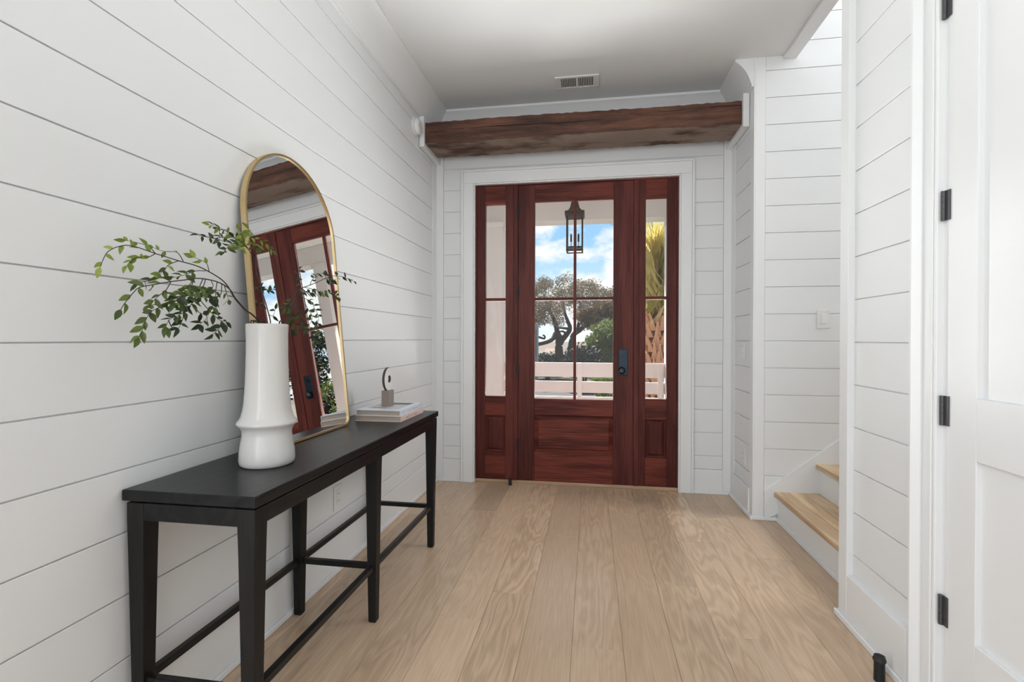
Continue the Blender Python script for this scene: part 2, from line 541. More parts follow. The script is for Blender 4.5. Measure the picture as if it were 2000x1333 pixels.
# ------------------------------------------------------------------ the room shell (metres)
XL, XR, YB, ZC = -1.287, 1.060, 4.0, 3.05
S, Z6 = 0.1778, 1.182                 # shiplap course and one joint height
YS = 3.48                             # stair wall
YN = 2.33                             # end of the closet wall
GAP = 0.0040
GD = 0.0075                            # depth of the reveal between boards
def courses(z0, z1):
    k = math.floor((z0 - Z6)/S)
    out = []
    while Z6 + k*S < z1:
        a, b = max(z0, Z6 + k*S + GAP/2), min(z1, Z6 + (k + 1)*S - GAP/2)
        if b - a > 0.01:
            out.append((a, b))
        k += 1
    return out

# floor: oak planks laid one by one
SEAM = [-1.222, -1.030, -0.837, -0.645, -0.455, -0.265, -0.070, 0.125, 0.317, 0.508, 0.699, 0.898, 1.090, 1.235]
ENDS = {0: [0.2, 2.3], 1: [1.1, 3.2], 2: [-0.2, 1.55], 3: [0.4, 3.35], 4: [0.1, 2.045], 5: [0.3, 2.28], 6: [0.9, 2.99], 7: [-0.1, 1.927],
        8: [1.2, 3.46], 9: [0.2, 2.483], 10: [2.088, 3.03], 11: [1.3, 3.465], 12: [0.7, 2.867], 13: [0.9, 2.4]}
fl = obj('floor', B(XL - 0.3, 1.6, -3.2, 4.14, -0.05, -0.012), plain('subfloor', (0.10, 0.07, 0.05), 0.9), kind='structure', label='pale oak plank floor running from the camera to the front door')
lo = [-1.30] + SEAM
for i in range(len(lo) - 1):
    x0, x1 = lo[i] + 0.0004, lo[i + 1] - 0.0004
    ys = [-3.2] + ENDS[i] + [4.06]
    for a, b in zip(ys, ys[1:]):
        dz = random.uniform(-0.0004, 0.0)
        obj('floor_plank', B(x0, x1, a + 0.0004, b - 0.0004, -0.012, dz), OAK, fl, bevel=0.0008, seg=1)

# ceiling
ce = NB()
box(ce, XL - 0.3, XR + 0.02, -3.2, 4.3, ZC, ZC + 0.25)
box(ce, XR + 0.02, 1.317, 2.42, 4.3, ZC, ZC + 0.25)
ce = obj('ceiling', ce, CEIL, kind='structure', label='flat white ceiling of the entry hall')
obj('trim_1', B(1.236, 1.317, 2.42, YS - 0.001, ZC - 0.022, ZC - 0.0005), TRIM, kind='structure', label='flat white board edging the ceiling at the stair opening', bevel=0.002)

# left wall: backing, shiplap boards, corner board
wl = obj('wall_left', B(XL - 0.12, XL - GD, -3.2, 4.12, 0, 3.3), WALL, kind='structure', label='white shiplap wall behind the black console table')
for a, b in courses(0.20, ZC):
    obj('shiplap_board', B(XL - GD, XL - random.uniform(0, 0.0006), -3.2, 3.895, a, b), WALL, wl, bevel=0.001, seg=1)
obj('corner_board', B(XL - GD, XL + 0.003, 3.897, 4.0, 0, ZC), TRIM, wl, bevel=0.0015, seg=1)

# back wall around the door unit
OPX0, OPX1, OPZ = -0.952, 0.672, 2.463
wb = NB()
box(wb, XL - 0.12, OPX0 - 0.01, YB + GD, YB + 0.14, 0, 3.3)
box(wb, OPX1 + 0.01, XR + 0.2, YB + GD, YB + 0.14, 0, 3.3)
box(wb, OPX0 - 0.01, OPX1 + 0.01, YB + GD, YB + 0.14, OPZ + 0.01, 3.3)
wb = obj('wall_back', wb, WALL, kind='structure', label='white shiplap wall around the front door')
CASX0, CASX1, CASZ = -1.066, 0.784, 2.585
for a, b in courses(0.19, ZC):
    if a < CASZ:
        obj('shiplap_board', B(-1.222, CASX0 + 0.004, YB, YB + GD, a, b), WALL, wb, bevel=0.001, seg=1)
        obj('shiplap_board', B(CASX1 - 0.004, 0.998, YB, YB + GD, a, b), WALL, wb, bevel=0.001, seg=1)
        if b > CASZ:
            obj('shiplap_board', B(CASX0 + 0.004, CASX1 - 0.004, YB, YB + GD, CASZ - 0.004, b), WALL, wb, bevel=0.001, seg=1)
    else:
        obj('shiplap_board', B(-1.222, 0.998, YB, YB + GD, a, b), WALL, wb, bevel=0.001, seg=1)
obj('corner_board', B(XL, -1.224, YB - 0.003, YB + GD, 0, ZC), TRIM, wb, bevel=0.0015, seg=1)
obj('corner_board', B(1.0, XR, YB - 0.003, YB + GD, 0, ZC), TRIM, wb, bevel=0.0015, seg=1)

# short right wall between door wall and stairs
wr = obj('wall_right', B(XR + GD, XR + 0.2, YS + 0.131, YB + GD, 0, ZC + 0.2), WALL, kind='structure', label='short white shiplap wall between front door and stairs')
for a, b in courses(0.19, ZC):
    obj('shiplap_board', B(XR, XR + GD, 3.545, 3.905, a, b), WALL, wr, bevel=0.001, seg=1)
obj('corner_board', B(XR - 0.003, XR + GD, 3.907, YB - 0.003, 0, ZC), TRIM, wr, bevel=0.0015, seg=1)
obj('corner_board', B(XR - 0.003, XR + GD, YS - 0.003, 3.543, 0, ZC), TRIM, wr, bevel=0.0015, seg=1)

# stair wall, two storeys high
ws = obj('wall_stair', B(XR + GD, 4.2, YS + GD, YS + 0.13, 0, 5.6), WALL, kind='structure', label='tall white shiplap wall rising beside the stairs')
obj('corner_board', B(XR + GD + 0.0001, 1.128, YS - 0.003, YS + GD, 0, ZC), TRIM, ws, bevel=0.0015, seg=1)
for a, b in courses(0.02, 5.5):
    obj('shiplap_board', B(1.130, 4.2, YS, YS + GD, a, b), WALL, ws, bevel=0.001, seg=1)
# stairwell upper walls
su = NB()
box(su, 1.317, 1.42, 2.42, YS, ZC + 0.25, 5.6)
box(su, 4.2, 4.3, 2.3, YS + 0.13, 0, 5.6)
box(su, 1.2, 4.3, 2.3, YS + 0.13, 5.6, 5.7)
obj('wall_stairwell_top', su, WALL, kind='structure', label='white upper walls of the stairwell, above the entry ceiling')

# closet wall on the near right, with its door opening
XB = 1.085
DY0, DY1 = 0.905, 1.722               # closet door slab
wc = NB()
box(wc, XB + GD, 1.20, 1.7575, YN, 0, 3.3)
box(wc, 1.20, 4.2, YN - 0.03, YN + 0.09, 0, 5.6)
box(wc, XB + GD, 1.20, -3.2, DY0 - 0.03, 0, 3.3)
box(wc, XB + GD, 1.20, DY0 - 0.03, 1.75, 2.47, 3.3)
box(wc, XB + 0.06, 1.20, DY0 - 0.03, 1.75, 0, 2.47)
wc = obj('wall_closet', wc, WALL, kind='structure', label='white shiplap wall end between stairs and closet door')
for a, b in courses(0.205, ZC):
    obj('shiplap_board', B(XB, XB + GD, 1.868, 2.262, a, b), WALL, wc, bevel=0.001, seg=1)
    obj('shiplap_board', B(XB, XB + GD, -3.2, 0.79, a, b), WALL, wc, bevel=0.001, seg=1)
obj('corner_board', B(XR, 1.2, 2.262, YN, 0, ZC), TRIM, wc, bevel=0.002, seg=1)
obj('side_board', B(XR + 0.004, XB + GD, 1.8166, 1.868, 0, ZC), TRIM, wc, bevel=0.001, seg=1)

# crown mouldings
CP = [(0.0, 0.0), (0.120, 0.0), (0.120, -0.016)]
for k in range(1, 9):
    t = 1 - k/8
    xx, zz = 0.022 + 0.098*(0.5*(1 - math.cos(t*PI/2)) + 0.5*t), -0.165 + 0.149*(0.5*math.sin(t*PI/2) + 0.5*t)
    CP.append((xx, zz))
CP += [(0.018, -0.170), (0.018, -0.186), (0.0, -0.186)]
def crown(name, f0, f1, label):
    b = NB()
    sweep(b, [[f0(d, z) for d, z in CP], [f1(d, z) for d, z in CP]])
    return obj(name, b, TRIM, kind='structure', label=label)
crown('trim_2', lambda d, z: (XL + d, -3.2, ZC + z), lambda d, z: (XL + d, YB - d, ZC + z), 'white cove crown moulding along the left wall')
crown('trim_3', lambda d, z: (XL + d, YB - d, ZC + z), lambda d, z: (XR - d, YB - d, ZC + z), 'white cove crown moulding above the front door')
crown('trim_4', lambda d, z: (XR - d, YB - d, ZC + z), lambda d, z: (XR - d, YS, ZC + z), 'white cove crown moulding cut off at the stair corner')

# baseboards with shoe moulding
def base(name, label, boxes):
    first = None
    for i, (kind, bx) in enumerate(boxes):
        if first is None:
            first = obj(name, B(*bx), TRIM, kind='structure', label=label, bevel=0.003)
        else:
            obj(kind, B(*bx), TRIM, first, bevel=0.004)
    return first
base('baseboard_left', 'white baseboard below the shiplap behind the console table',
     [('b', (XL - GD, XL + 0.010, -3.2, 3.896, 0, 0.197)), ('shoe_moulding', (XL + 0.010, XL + 0.022, -3.2, 3.99, 0, 0.024))])
base('baseboard_back', 'white baseboard left and right of the front door',
     [('b', (-1.2239, CASX0 + 0.002, YB - 0.010, YB + GD, 0, 0.187)), ('board', (CASX1 - 0.002, 1.0, YB - 0.010, YB + GD, 0, 0.187)),
      ('shoe_moulding', (XL + 0.022, CASX0, YB - 0.022, YB - 0.0101, 0, 0.024)), ('shoe_moulding', (CASX1, XR - 0.02, YB - 0.022, YB - 0.0101, 0, 0.024))])
base('baseboard_right', 'white baseboard of the short wall before the stairs',
     [('b', (XR - 0.010, XR + GD, 3.544, 3.906, 0, 0.187)), ('shoe_moulding', (XR - 0.020, XR - 0.0035, YS - 0.018, YB - 0.022, 0, 0.024)),
      ('shoe_moulding', (XR - 0.0034, 1.206, YS - 0.018, YS - 0.0035, 0, 0.024))])
base('baseboard_closet', 'white baseboard of the wall end beside the closet door',
     [('b', (XR, XB + GD, 1.868, 2.262, 0, 0.205)), ('shoe_moulding', (XR - 0.013, XR - 0.0005, 1.86, YN + 0.014, 0, 0.026)),
      ('shoe_moulding', (XR, 1.2, YN, YN + 0.014, 0, 0.026))])

# ------------------------------------------------------------------ front door unit
YD = 4.022                       # inner face of the mahogany
cs = obj('trim_5', B(CASX0 + 0.018, OPX0 - 0.012, YB - 0.020, YB + 0.012, 0, OPZ + 0.012), TRIM, kind='structure', label='wide white casing framing the front door and sidelights', bevel=0.003)
obj('side_casing', B(OPX1 + 0.012, CASX1 - 0.018, YB - 0.020, YB + 0.012, 0, OPZ + 0.012), TRIM, cs, bevel=0.003)
obj('head_casing', B(CASX0 + 0.018, CASX1 - 0.018, YB - 0.020, YB + 0.012, OPZ + 0.0121, CASZ - 0.018), TRIM, cs, bevel=0.003)
b = NB()
box(b, CASX0, CASX0 + 0.0179, YB - 0.032, YB + 0.012, 0, CASZ)
box(b, CASX1 - 0.0179, CASX1, YB - 0.032, YB + 0.012, 0, CASZ)
box(b, CASX0 + 0.0179, CASX1 - 0.0179, YB - 0.032, YB + 0.012, CASZ - 0.0179, CASZ)
obj('back_band', b, TRIM, cs, bevel=0.005, seg=3)
b = NB()
box(b, OPX0 - 0.0119, OPX0, YB - 0.012, YB + 0.05, 0, OPZ)
box(b, OPX1, OPX1 + 0.0119, YB - 0.012, YB + 0.05, 0, OPZ)
box(b, OPX0 - 0.0119, OPX1 + 0.0119, YB - 0.012, YB + 0.05, OPZ, OPZ + 0.0119)
obj('inner_bead', b, TRIM, cs, bevel=0.003)

DZ0 = 0.026
fr = obj('trim_6', B(OPX0, OPX1, YD - 0.004, YD + 0.075, 0.0, DZ0), wood('oak_threshold', (0.42, 0.27, 0.16), (0.55, 0.38, 0.25), 'X', 0.4, rand=0.0), kind='structure', label='pale wood threshold under the front door unit', bevel=0.004)
# dark frame: posts between the lights and outer jambs
jm = obj('trim_7', B(OPX0, OPX0 + 0.012, YD - 0.006, YD + 0.10, DZ0, OPZ), MAHO_V, kind='structure', label='mahogany door frame holding the door between two sidelights', bevel=0.002)
obj('jamb', B(OPX1 - 0.012, OPX1, YD - 0.006, YD + 0.10, DZ0, OPZ), MAHO_V, jm, bevel=0.002)
obj('head', B(OPX0 + 0.012, OPX1 - 0.012, YD - 0.006, YD + 0.10, OPZ - 0.010, OPZ), MAHO_H, jm, bevel=0.002)
obj('post', B(-0.632, -0.5945, YD - 0.010, YD + 0.10, DZ0, OPZ - 0.010), MAHO_V, jm, bevel=0.004, seg=3)
obj('post', B(0.3315, 0.372, YD - 0.010, YD + 0.10, DZ0, OPZ - 0.010), MAHO_V, jm, bevel=0.004, seg=3)

for sx0, sx1 in ((-0.5944, -0.582), (0.319, 0.3314)):
    obj('stop_strip', B(sx0, sx1, YD + 0.046, YD + 0.10, DZ0, OPZ - 0.010), MAHO_V, jm)
obj('stop_strip', B(-0.582, 0.319, YD + 0.046, YD + 0.10, OPZ - 0.028, OPZ - 0.010), MAHO_H, jm)
GZ0, GZ1 = 0.700, 2.314
def raised_panel(name, x0, x1, z0, z1, mat, parent, y):
    """recess with a sloped margin and a raised field"""
    m, f = 0.016, 0.034
    p = NB()
    r0 = [(x0, y, z0), (x1, y, z0), (x1, y, z1), (x0, y, z1)]
    def inset(d, yy):
        return [(x0 + d, yy, z0 + d), (x1 - d, yy, z0 + d), (x1 - d, yy, z1 - d), (x0 + d, yy, z1 - d)]
    sweep(p, [r0, inset(m*0.5, y + 0.010), inset(m, y + 0.013), inset(f, y + 0.003), inset(f + 0.002, y + 0.002)], caps=False)
    vv = [v for v in p.verts][-4:]
    p.faces.new(vv)
    bmesh.ops.recalc_face_normals(p, faces=p.faces)
    bmesh.ops.reverse_faces(p, faces=p.faces) if p.faces[0].normal.y > 0.9 else None
    return obj(name, p, mat, parent)
T = 0.045
d1 = obj('door_1', B(-0.5935, -0.4575, YD, YD + T, DZ0 + 0.0006, OPZ - 0.012), MAHO_V, kind='structure', label='mahogany front door with four glass panes and a raised bottom panel', bevel=0.002)
obj('stile', B(0.1745, 0.3305, YD, YD + T, DZ0 + 0.0006, OPZ - 0.012), MAHO_V, d1, bevel=0.002)
obj('top_rail', B(-0.457, 0.174, YD, YD + T, GZ1, OPZ - 0.012), MAHO_H, d1, bevel=0.002)
obj('lock_rail', B(-0.457, 0.174, YD, YD + T, 0.570, GZ0), MAHO_H, d1, bevel=0.002)
obj('bottom_rail', B(-0.457, 0.174, YD, YD + T, DZ0 + 0.0006, 0.268), MAHO_H, d1, bevel=0.002)
raised_panel('bottom_panel', -0.458, 0.1745, 0.267, 0.571, MAHO_H, d1, YD + 0.002)
obj('panel_back', B(-0.456, 0.173, YD + 0.026, YD + T - 0.003, 0.269, 0.569), MAHO_H, d1)
MX, MZ = -0.131, 1.517
obj('muntin', B(MX - 0.011, MX + 0.011, YD + 0.004, YD + T - 0.002, GZ0, GZ1), MAHO_V, d1, bevel=0.004, seg=2)
obj('muntin', B(-0.457, MX - 0.0111, YD + 0.004, YD + T - 0.002, MZ - 0.012, MZ + 0.012), MAHO_H, d1, bevel=0.004, seg=2)
obj('muntin', B(MX + 0.0111, 0.174, YD + 0.004, YD + T - 0.002, MZ - 0.012, MZ + 0.012), MAHO_H, d1, bevel=0.004, seg=2)
for (a, c) in ((-0.457, MX - 0.011), (MX + 0.011, 0.174)):
    for (z0, z1) in ((GZ0, MZ - 0.012), (MZ + 0.012, GZ1)):
        obj('glass_pane', B(a, c, YD + 0.020, YD + 0.024, z0, z1), GLASS, d1)
for z in (0.32, 0.93, 1.58, 2.23):
    hb = NB()
    tube(hb, [(-0.594, YD - 0.010, z - 0.052), (-0.594, YD - 0.010, z + 0.052)], 0.0075, 10)
    obj('hinge', hb, STEELBLUE, d1, smooth=False)
pl = obj('handle_plate', B(0.216, 0.288, YD - 0.007, YD, 0.905, 1.110), STEELBLUE, d1, bevel=0.003)
kb = NB()
lathe(kb, [(0.0, -0.062), (0.016, -0.062), (0.025, -0.056), (0.028, -0.046), (0.025, -0.036), (0.012, -0.030), (0.010, -0.007), (0.0, -0.007)], (0.240, YD, 0.942), 24, 'Y')
obj('knob', kb, KNOBM, pl, smooth=True)
tb = NB()
hexa(tb, [(0.245, YD - 0.016, 1.056), (0.252, YD - 0.016, 1.050), (0.270, YD - 0.016, 1.072), (0.263, YD - 0.016, 1.078)], [(0.245, YD - 0.007, 1.056), (0.252, YD - 0.007, 1.050), (0.270, YD - 0.007, 1.072), (0.263, YD - 0.007, 1.078)])
obj('thumb_turn', tb, BLACKM, pl)

def sidelight(name, x0, x1, gx0, gx1, label):
    o = obj(name, B(x0, gx0, YD, YD + T, DZ0, OPZ - 0.010), MAHO_V, kind='structure', label=label, bevel=0.002)
    obj('stile', B(gx1, x1, YD, YD + T, DZ0, OPZ - 0.010), MAHO_V, o, bevel=0.002)
    obj('top_rail', B(gx0, gx1, YD, YD + T, 2.304, OPZ - 0.010), MAHO_H, o, bevel=0.002)
    obj('mid_rail', B(gx0, gx1, YD, YD + T, 0.556, 0.714), MAHO_H, o, bevel=0.002)
    obj('bottom_rail', B(gx0, gx1, YD, YD + T, DZ0, 0.252), MAHO_H, o, bevel=0.002)
    raised_panel('bottom_panel', gx0 - 0.001, gx1 + 0.001, 0.251, 0.557, MAHO_V, o, YD + 0.002)
    obj('panel_back', B(gx0 + 0.001, gx1 - 0.001, YD + 0.026, YD + T - 0.003, 0.253, 0.555), MAHO_V, o)
    obj('muntin', B(gx0, gx1, YD + 0.004, YD + T - 0.002, MZ - 0.012, MZ + 0.012), MAHO_H, o, bevel=0.004)
    obj('glass_pane', B(gx0, gx1, YD + 0.020, YD + 0.024, 0.714, MZ - 0.012), GLASS, o)
    obj('glass_pane', B(gx0, gx1, YD + 0.020, YD + 0.024, MZ + 0.012, 2.304), GLASS, o)
sidelight('window_1', OPX0 + 0.012, -0.632, -0.870, -0.700, 'narrow mahogany sidelight on the hinge side of the front door')
sidelight('window_2', 0.372, OPX1 - 0.012, 0.424, 0.586, 'narrow mahogany sidelight on the handle side of the front door')

# ------------------------------------------------------------------ closet door on the right
XD = XB + 0.001                       # face of the slab
d2 = obj('door_2', B(XD, XD + 0.035, DY1 - 0.122, DY1, 0.012, 2.44), DOORW, kind='structure', label='white shaker closet door with black hinges at the right edge', bevel=0.002)
obj('stile', B(XD, XD + 0.035, DY0, DY0 + 0.122, 0.012, 2.44), DOORW, d2, bevel=0.002)
PY0, PY1 = DY0 + 0.122, DY1 - 0.122
obj('top_rail', B(XD, XD + 0.035, PY0, PY1, 2.32, 2.44), DOORW, d2, bevel=0.002)
obj('lock_rail', B(XD, XD + 0.035, PY0, PY1, 0.845, 1.026), DOORW, d2, bevel=0.002)
obj('bottom_rail', B(XD, XD + 0.035, PY0, PY1, 0.012, 0.318), DOORW, d2, bevel=0.002)
obj('upper_panel', B(XD + 0.016, XD + 0.034, PY0, PY1, 1.026, 2.32), DOORW, d2)
obj('lower_panel', B(XD + 0.016, XD + 0.034, PY0, PY1, 0.318, 0.845), DOORW, d2)
for z in (0.353, 0.974, 1.610, 2.235):
    hb = NB()
    for k in range(5):
        a = z - 0.046 + k*0.0184
        tube(hb, [(XD - 0.007, DY1 + 0.0065, a), (XD - 0.007, DY1 + 0.0065, a + 0.0178)], 0.0068, 10)
    box(hb, XD - 0.004, XD - 0.0005, DY1 - 0.016, DY1 + 0.003, z - 0.046, z + 0.046)
    obj('hinge', hb, HINGE, d2)
# casing around it: flat face, proud outer band, inner bead
cc = obj('trim_8', B(XR + 0.002, XB + 0.012, 1.752, 1.7957, 0, 2.475), TRIM, kind='structure', label='white moulded casing around the closet door', bevel=0.003)
b = NB()
sweep(b, [[(XB + 0.012, 1.8165, z), (1.038, 1.8165, z), (1.038, 1.8115, z), (1.046, 1.805, z), (1.058, 1.7958, z), (XB + 0.012, 1.7958, z)] for z in (0.0, 2.57)])
obj('back_band', b, TRIM, cc)
obj('inner_bead', B(XR + 0.006, XB + 0.012, 1.738, 1.7518, 0, 2.475), TRIM, cc, bevel=0.004)
obj('side_casing', B(XR + 0.002, XB + 0.012, 0.78, 0.885, 0, 2.475), TRIM, cc, bevel=0.003)
obj('head_casing', B(XR + 0.002, XB + 0.012, 0.78, 1.7957, 2.4751, 2.57), TRIM, cc, bevel=0.003)
obj('jamb', B(XB + 0.003, XB + 0.058, 1.7226, 1.738, 0, 2.46), TRIM, cc)

# ------------------------------------------------------------------ stairs
st = empty('staircase', (1.2, YS, 0), 'white and oak staircase climbing away behind the closet wall', 'stairs')
RISE, RUN, NX = 0.1935, 0.252, 1.185
for k in range(9):
    x, z = NX + k*RUN, (k + 1)*RISE
    obj('riser', B(x + 0.025, x + 0.043, 2.423, YS - 0.0168, max(0, z - RISE - 0.0), z - 0.031), TRIM, st)
    cut = [x, x + 0.092, x + 0.180, x + RUN + 0.024]
    tr = None
    for i in range(3):
        m = B(cut[i] + 0.0003, cut[i + 1] - 0.0003, 2.423, YS - 0.0168, z - 0.031, z)
        if tr is None:
            tr = obj('tread', m, TREAD, st, bevel=0.004)
        else:
            obj('tread_board', m, TREAD, tr)
    obj('scotia', B(x + 0.012, x + 0.0249, 2.423, YS - 0.0168, z - 0.045, z - 0.0311), TRIM, st)
obj('shoe_moulding', B(NX + 0.012, NX + 0.0249, 2.423, YS - 0.019, 0, 0.024), TRIM, st, bevel=0.003)
sk = NB()
zz = lambda x: 0.189 + 0.79*(x - 1.124)
hexa(sk, [(1.1287, YS - 0.0165, 0.0), (3.6, YS - 0.0165, 1.6), (3.6, YS - 0.0165, zz(3.6)), (1.1287, YS - 0.0165, zz(1.128))],
         [(1.1287, YS - 0.0008, 0.0), (3.6, YS - 0.0008, 1.6), (3.6, YS - 0.0008, zz(3.6)), (1.1287, YS - 0.0008, zz(1.128))])
obj('skirt_board', sk, TRIM, st)

# ------------------------------------------------------------------ reclaimed beam on white blocks
b = NB()
nx = 70
bx0, bx1 = XL + 0.042, XR - 0.046
rings = []
rb = random.Random(3)
prof0 = [(3.598, 2.828), (3.598, 2.775), (3.598, 2.720), (3.600, 2.671), (3.68, 2.670), (3.78, 2.669), (3.898, 2.670), (3.9, 2.75), (3.9, 2.826), (3.80, 2.829), (3.70, 2.829)]
ph = [rb.uniform(0, 6) for _ in prof0]
for i in range(nx + 1):
    x = bx0 + (bx1 - bx0)*i/nx
    ring = []
    for j, (y, z) in enumerate(prof0):
        wob = 0.0022*math.sin(x*4 + ph[j]) + rb.uniform(-0.0022, 0.0022)
        wob2 = 0.0026*math.sin(x*3 + ph[j]*2) + rb.uniform(-0.0028, 0.0028)
        ring.append((x, y + wob, z + wob2))
    rings.append(ring)
sweep(b, rings)
bmo = obj('ceiling_beam', b, BEAM, label='rough reclaimed dark timber beam spanning above the front door', cat='beam')
# the long drying crack across its face
ck = NB()
cp = []
for i in range(60):
    t = i/59
    cp.append((bx0 + 0.002 + (bx1 - bx0 - 0.004)*t, 3.5975, 2.748 + 0.045*t + 0.010*math.sin(t*9) + rb.uniform(-0.002, 0.002)))
rad = [0.0006 + 0.0022*abs(math.sin(i*0.23 + 1))*abs(math.sin(i*0.071 + .4)) for i in range(60)]
tube(ck, cp, rad, 5)
obj('drying_crack', ck, plain('crack_shadow', (0.008, 0.005, 0.004), 0.95), bmo)
for nm, x0, x1, lab in (('l', XL + 0.0035, XL + 0.040, 'white wall block carrying the beam end beside the smoke detector'), ('r', XR - 0.044, XR - 0.0035, 'white wall block carrying the beam end beside the stair corner')):
    obj('beam_bracket', B(x0, x1, 3.572, YB - 0.004, 2.640, 2.868), TRIM, label=lab, cat='bracket', group='blocks carrying the beam', bevel=0.003)
sd = empty('smoke_detector', (XL, 3.49, 2.757), 'round white smoke detector on the wall left of the beam', 'smoke detector')
b = NB()
lathe(b, [(0.0, 0.0), (0.066, 0.0), (0.066, 0.012), (0.0, 0.012)], (XL, 3.49, 2.757), 40, 'X')
obj('mounting_ring', b, PLASTIC, sd)
b = NB()
lathe(b, [(0.0, 0.0121), (0.060, 0.0121), (0.060, 0.020), (0.052, 0.038), (0.040, 0.044), (0.0, 0.045)], (XL, 3.49, 2.757), 40, 'X')
obj('cover', b, PLASTIC, sd, smooth=False, bevel=0.003)

# ceiling register
vt = empty('ceiling_vent', (-0.105, 3.60, ZC), 'white ceiling register with narrow slots above the beam', 'vent')
vx0, vx1, vy0, vy1 = -0.262, 0.050, 3.515, 3.685
b = NB()
box(b, vx0, vx1, vy0, vy0 + 0.022, ZC - 0.009, ZC - 0.0005)
box(b, vx0, vx1, vy1 - 0.022, vy1, ZC - 0.009, ZC - 0.0005)
box(b, vx0, vx0 + 0.040, vy0 + 0.022, vy1 - 0.022, ZC - 0.009, ZC - 0.0005)
box(b, vx1 - 0.040, vx1, vy0 + 0.022, vy1 - 0.022, ZC - 0.009, ZC - 0.0005)
box(b, -0.113, -0.099, vy0 + 0.022, vy1 - 0.022, ZC - 0.009, ZC - 0.0005)
obj('frame', b, PLASTIC, vt, bevel=0.002)
obj('duct', B(vx0 + 0.03, vx1 - 0.03, vy0 + 0.02, vy1 - 0.02, ZC - 0.002, ZC - 0.0006), DARKSLOT, vt)
b = NB()
for x0, x1 in ((vx0 + 0.040, -0.113), (-0.099, vx1 - 0.040)):
    n = 9
    for k in range(n + 1):
        x = x0 + (x1 - x0)*k/n
        hexa(b, [(x - 0.0025, vy0 + 0.022, ZC - 0.008), (x + 0.0025, vy0 + 0.022, ZC - 0.008), (x + 0.0035, vy0 + 0.022, ZC - 0.0025), (x - 0.0015, vy0 + 0.022, ZC - 0.0025)],
                [(x - 0.0025, vy1 - 0.022, ZC - 0.008), (x + 0.0025, vy1 - 0.022, ZC - 0.008), (x + 0.0035, vy1 - 0.022, ZC - 0.0025), (x - 0.0015, vy1 - 0.022, ZC - 0.0025)])
obj('louvers', b, PLASTIC, vt, kind='stuff')

# ------------------------------------------------------------------ switches and outlets
def plate(name, c, n, w, h, label, cat, gangs, style):
    """n: outward normal axis, c: centre on the wall surface"""
    c = Vector(c)
    e = empty(name, c, label, cat)
    def bx(u0, u1, z0, z1, d0, d1):
        if n == '+X': return B(c.x + d0, c.x + d1, c.y + u0, c.y + u1, c.z + z0, c.z + z1)
        if n == '-X': return B(c.x - d1, c.x - d0, c.y + u0, c.y + u1, c.z + z0, c.z + z1)
        return B(c.x + u0, c.x + u1, c.y - d1, c.y - d0, c.z + z0, c.z + z1)
    obj('cover_plate', bx(-w/2, w/2, -h/2, h/2, 0.0005, 0.0065), PLASTIC, e, bevel=0.002)
    for g in range(gangs):
        u = (g - (gangs - 1)/2)*0.046
        if style == 'switch':
            obj('rocker_frame', bx(u - 0.0185, u + 0.0185, -0.036, 0.036, 0.0065, 0.0078), PLASTIC, e, bevel=0.001, seg=1)
            obj('rocker', bx(u - 0.014, u + 0.014, -0.030, 0.030, 0.0078, 0.0115), PLASTIC, e, bevel=0.003)
        else:
            f = obj('receptacle', bx(u - 0.0175, u + 0.0175, -0.035, 0.035, 0.0065, 0.0090), PLASTIC, e, bevel=0.002)
            for zc in (-0.018, 0.018):
                obj('slot', bx(u - 0.008, u - 0.0055, zc - 0.004, zc + 0.005, 0.0088, 0.0093), DARKSLOT, f)
                obj('slot', bx(u + 0.0055, u + 0.008, zc - 0.004, zc + 0.005, 0.0088, 0.0093), DARKSLOT, f)
plate('wall_outlet', (XL, 2.360, 0.378), '+X', 0.074, 0.122, 'white wall outlet low on the shiplap under the console table', 'outlet', 1, 'outlet')
plate('light_switch', (1.486, YS, 1.326), '-Y', 0.080, 0.122, 'single white rocker switch on the stair wall', 'switch', 1, 'switch')
plate('light_switch', (XR, 3.745, 1.115), '-X', 0.165, 0.118, 'three-gang white switch plate on the short wall by the door', 'switch', 3, 'switch')
plate('wall_outlet', (XR, 3.665, 0.378), '-X', 0.074, 0.122, 'white wall outlet low on the short wall before the stairs', 'outlet', 1, 'outlet')

# floor mounted door stops
def doorstop(c, r, h, label):
    e = empty('door_stop', c, label, 'door stop')
    b = NB()
    lathe(b, [(0.0, 0.0), (r*0.94, 0.0), (r*0.90, h*0.80), (0.0, h*0.80)], c, 24)
    obj('post', b, BLACKM, e)
    b = NB()
    lathe(b, [(0.0, h*0.80), (r*1.06, h*0.80), (r*1.10, h*0.84), (r*1.06, h*0.90), (r*0.96, h*0.93), (r*0.92, h), (r*0.70, h), (r*0.62, h*0.97), (0.0, h*0.97)], c, 24)
    obj('bumper', b, RUBBER, e)
doorstop((1.000, 1.905, 0), 0.0185, 0.086, 'black cylindrical door stop on the floor by the closet casing')
doorstop((-0.648, 3.965, 0), 0.015, 0.052, 'small black door stop on the floor before the front door')

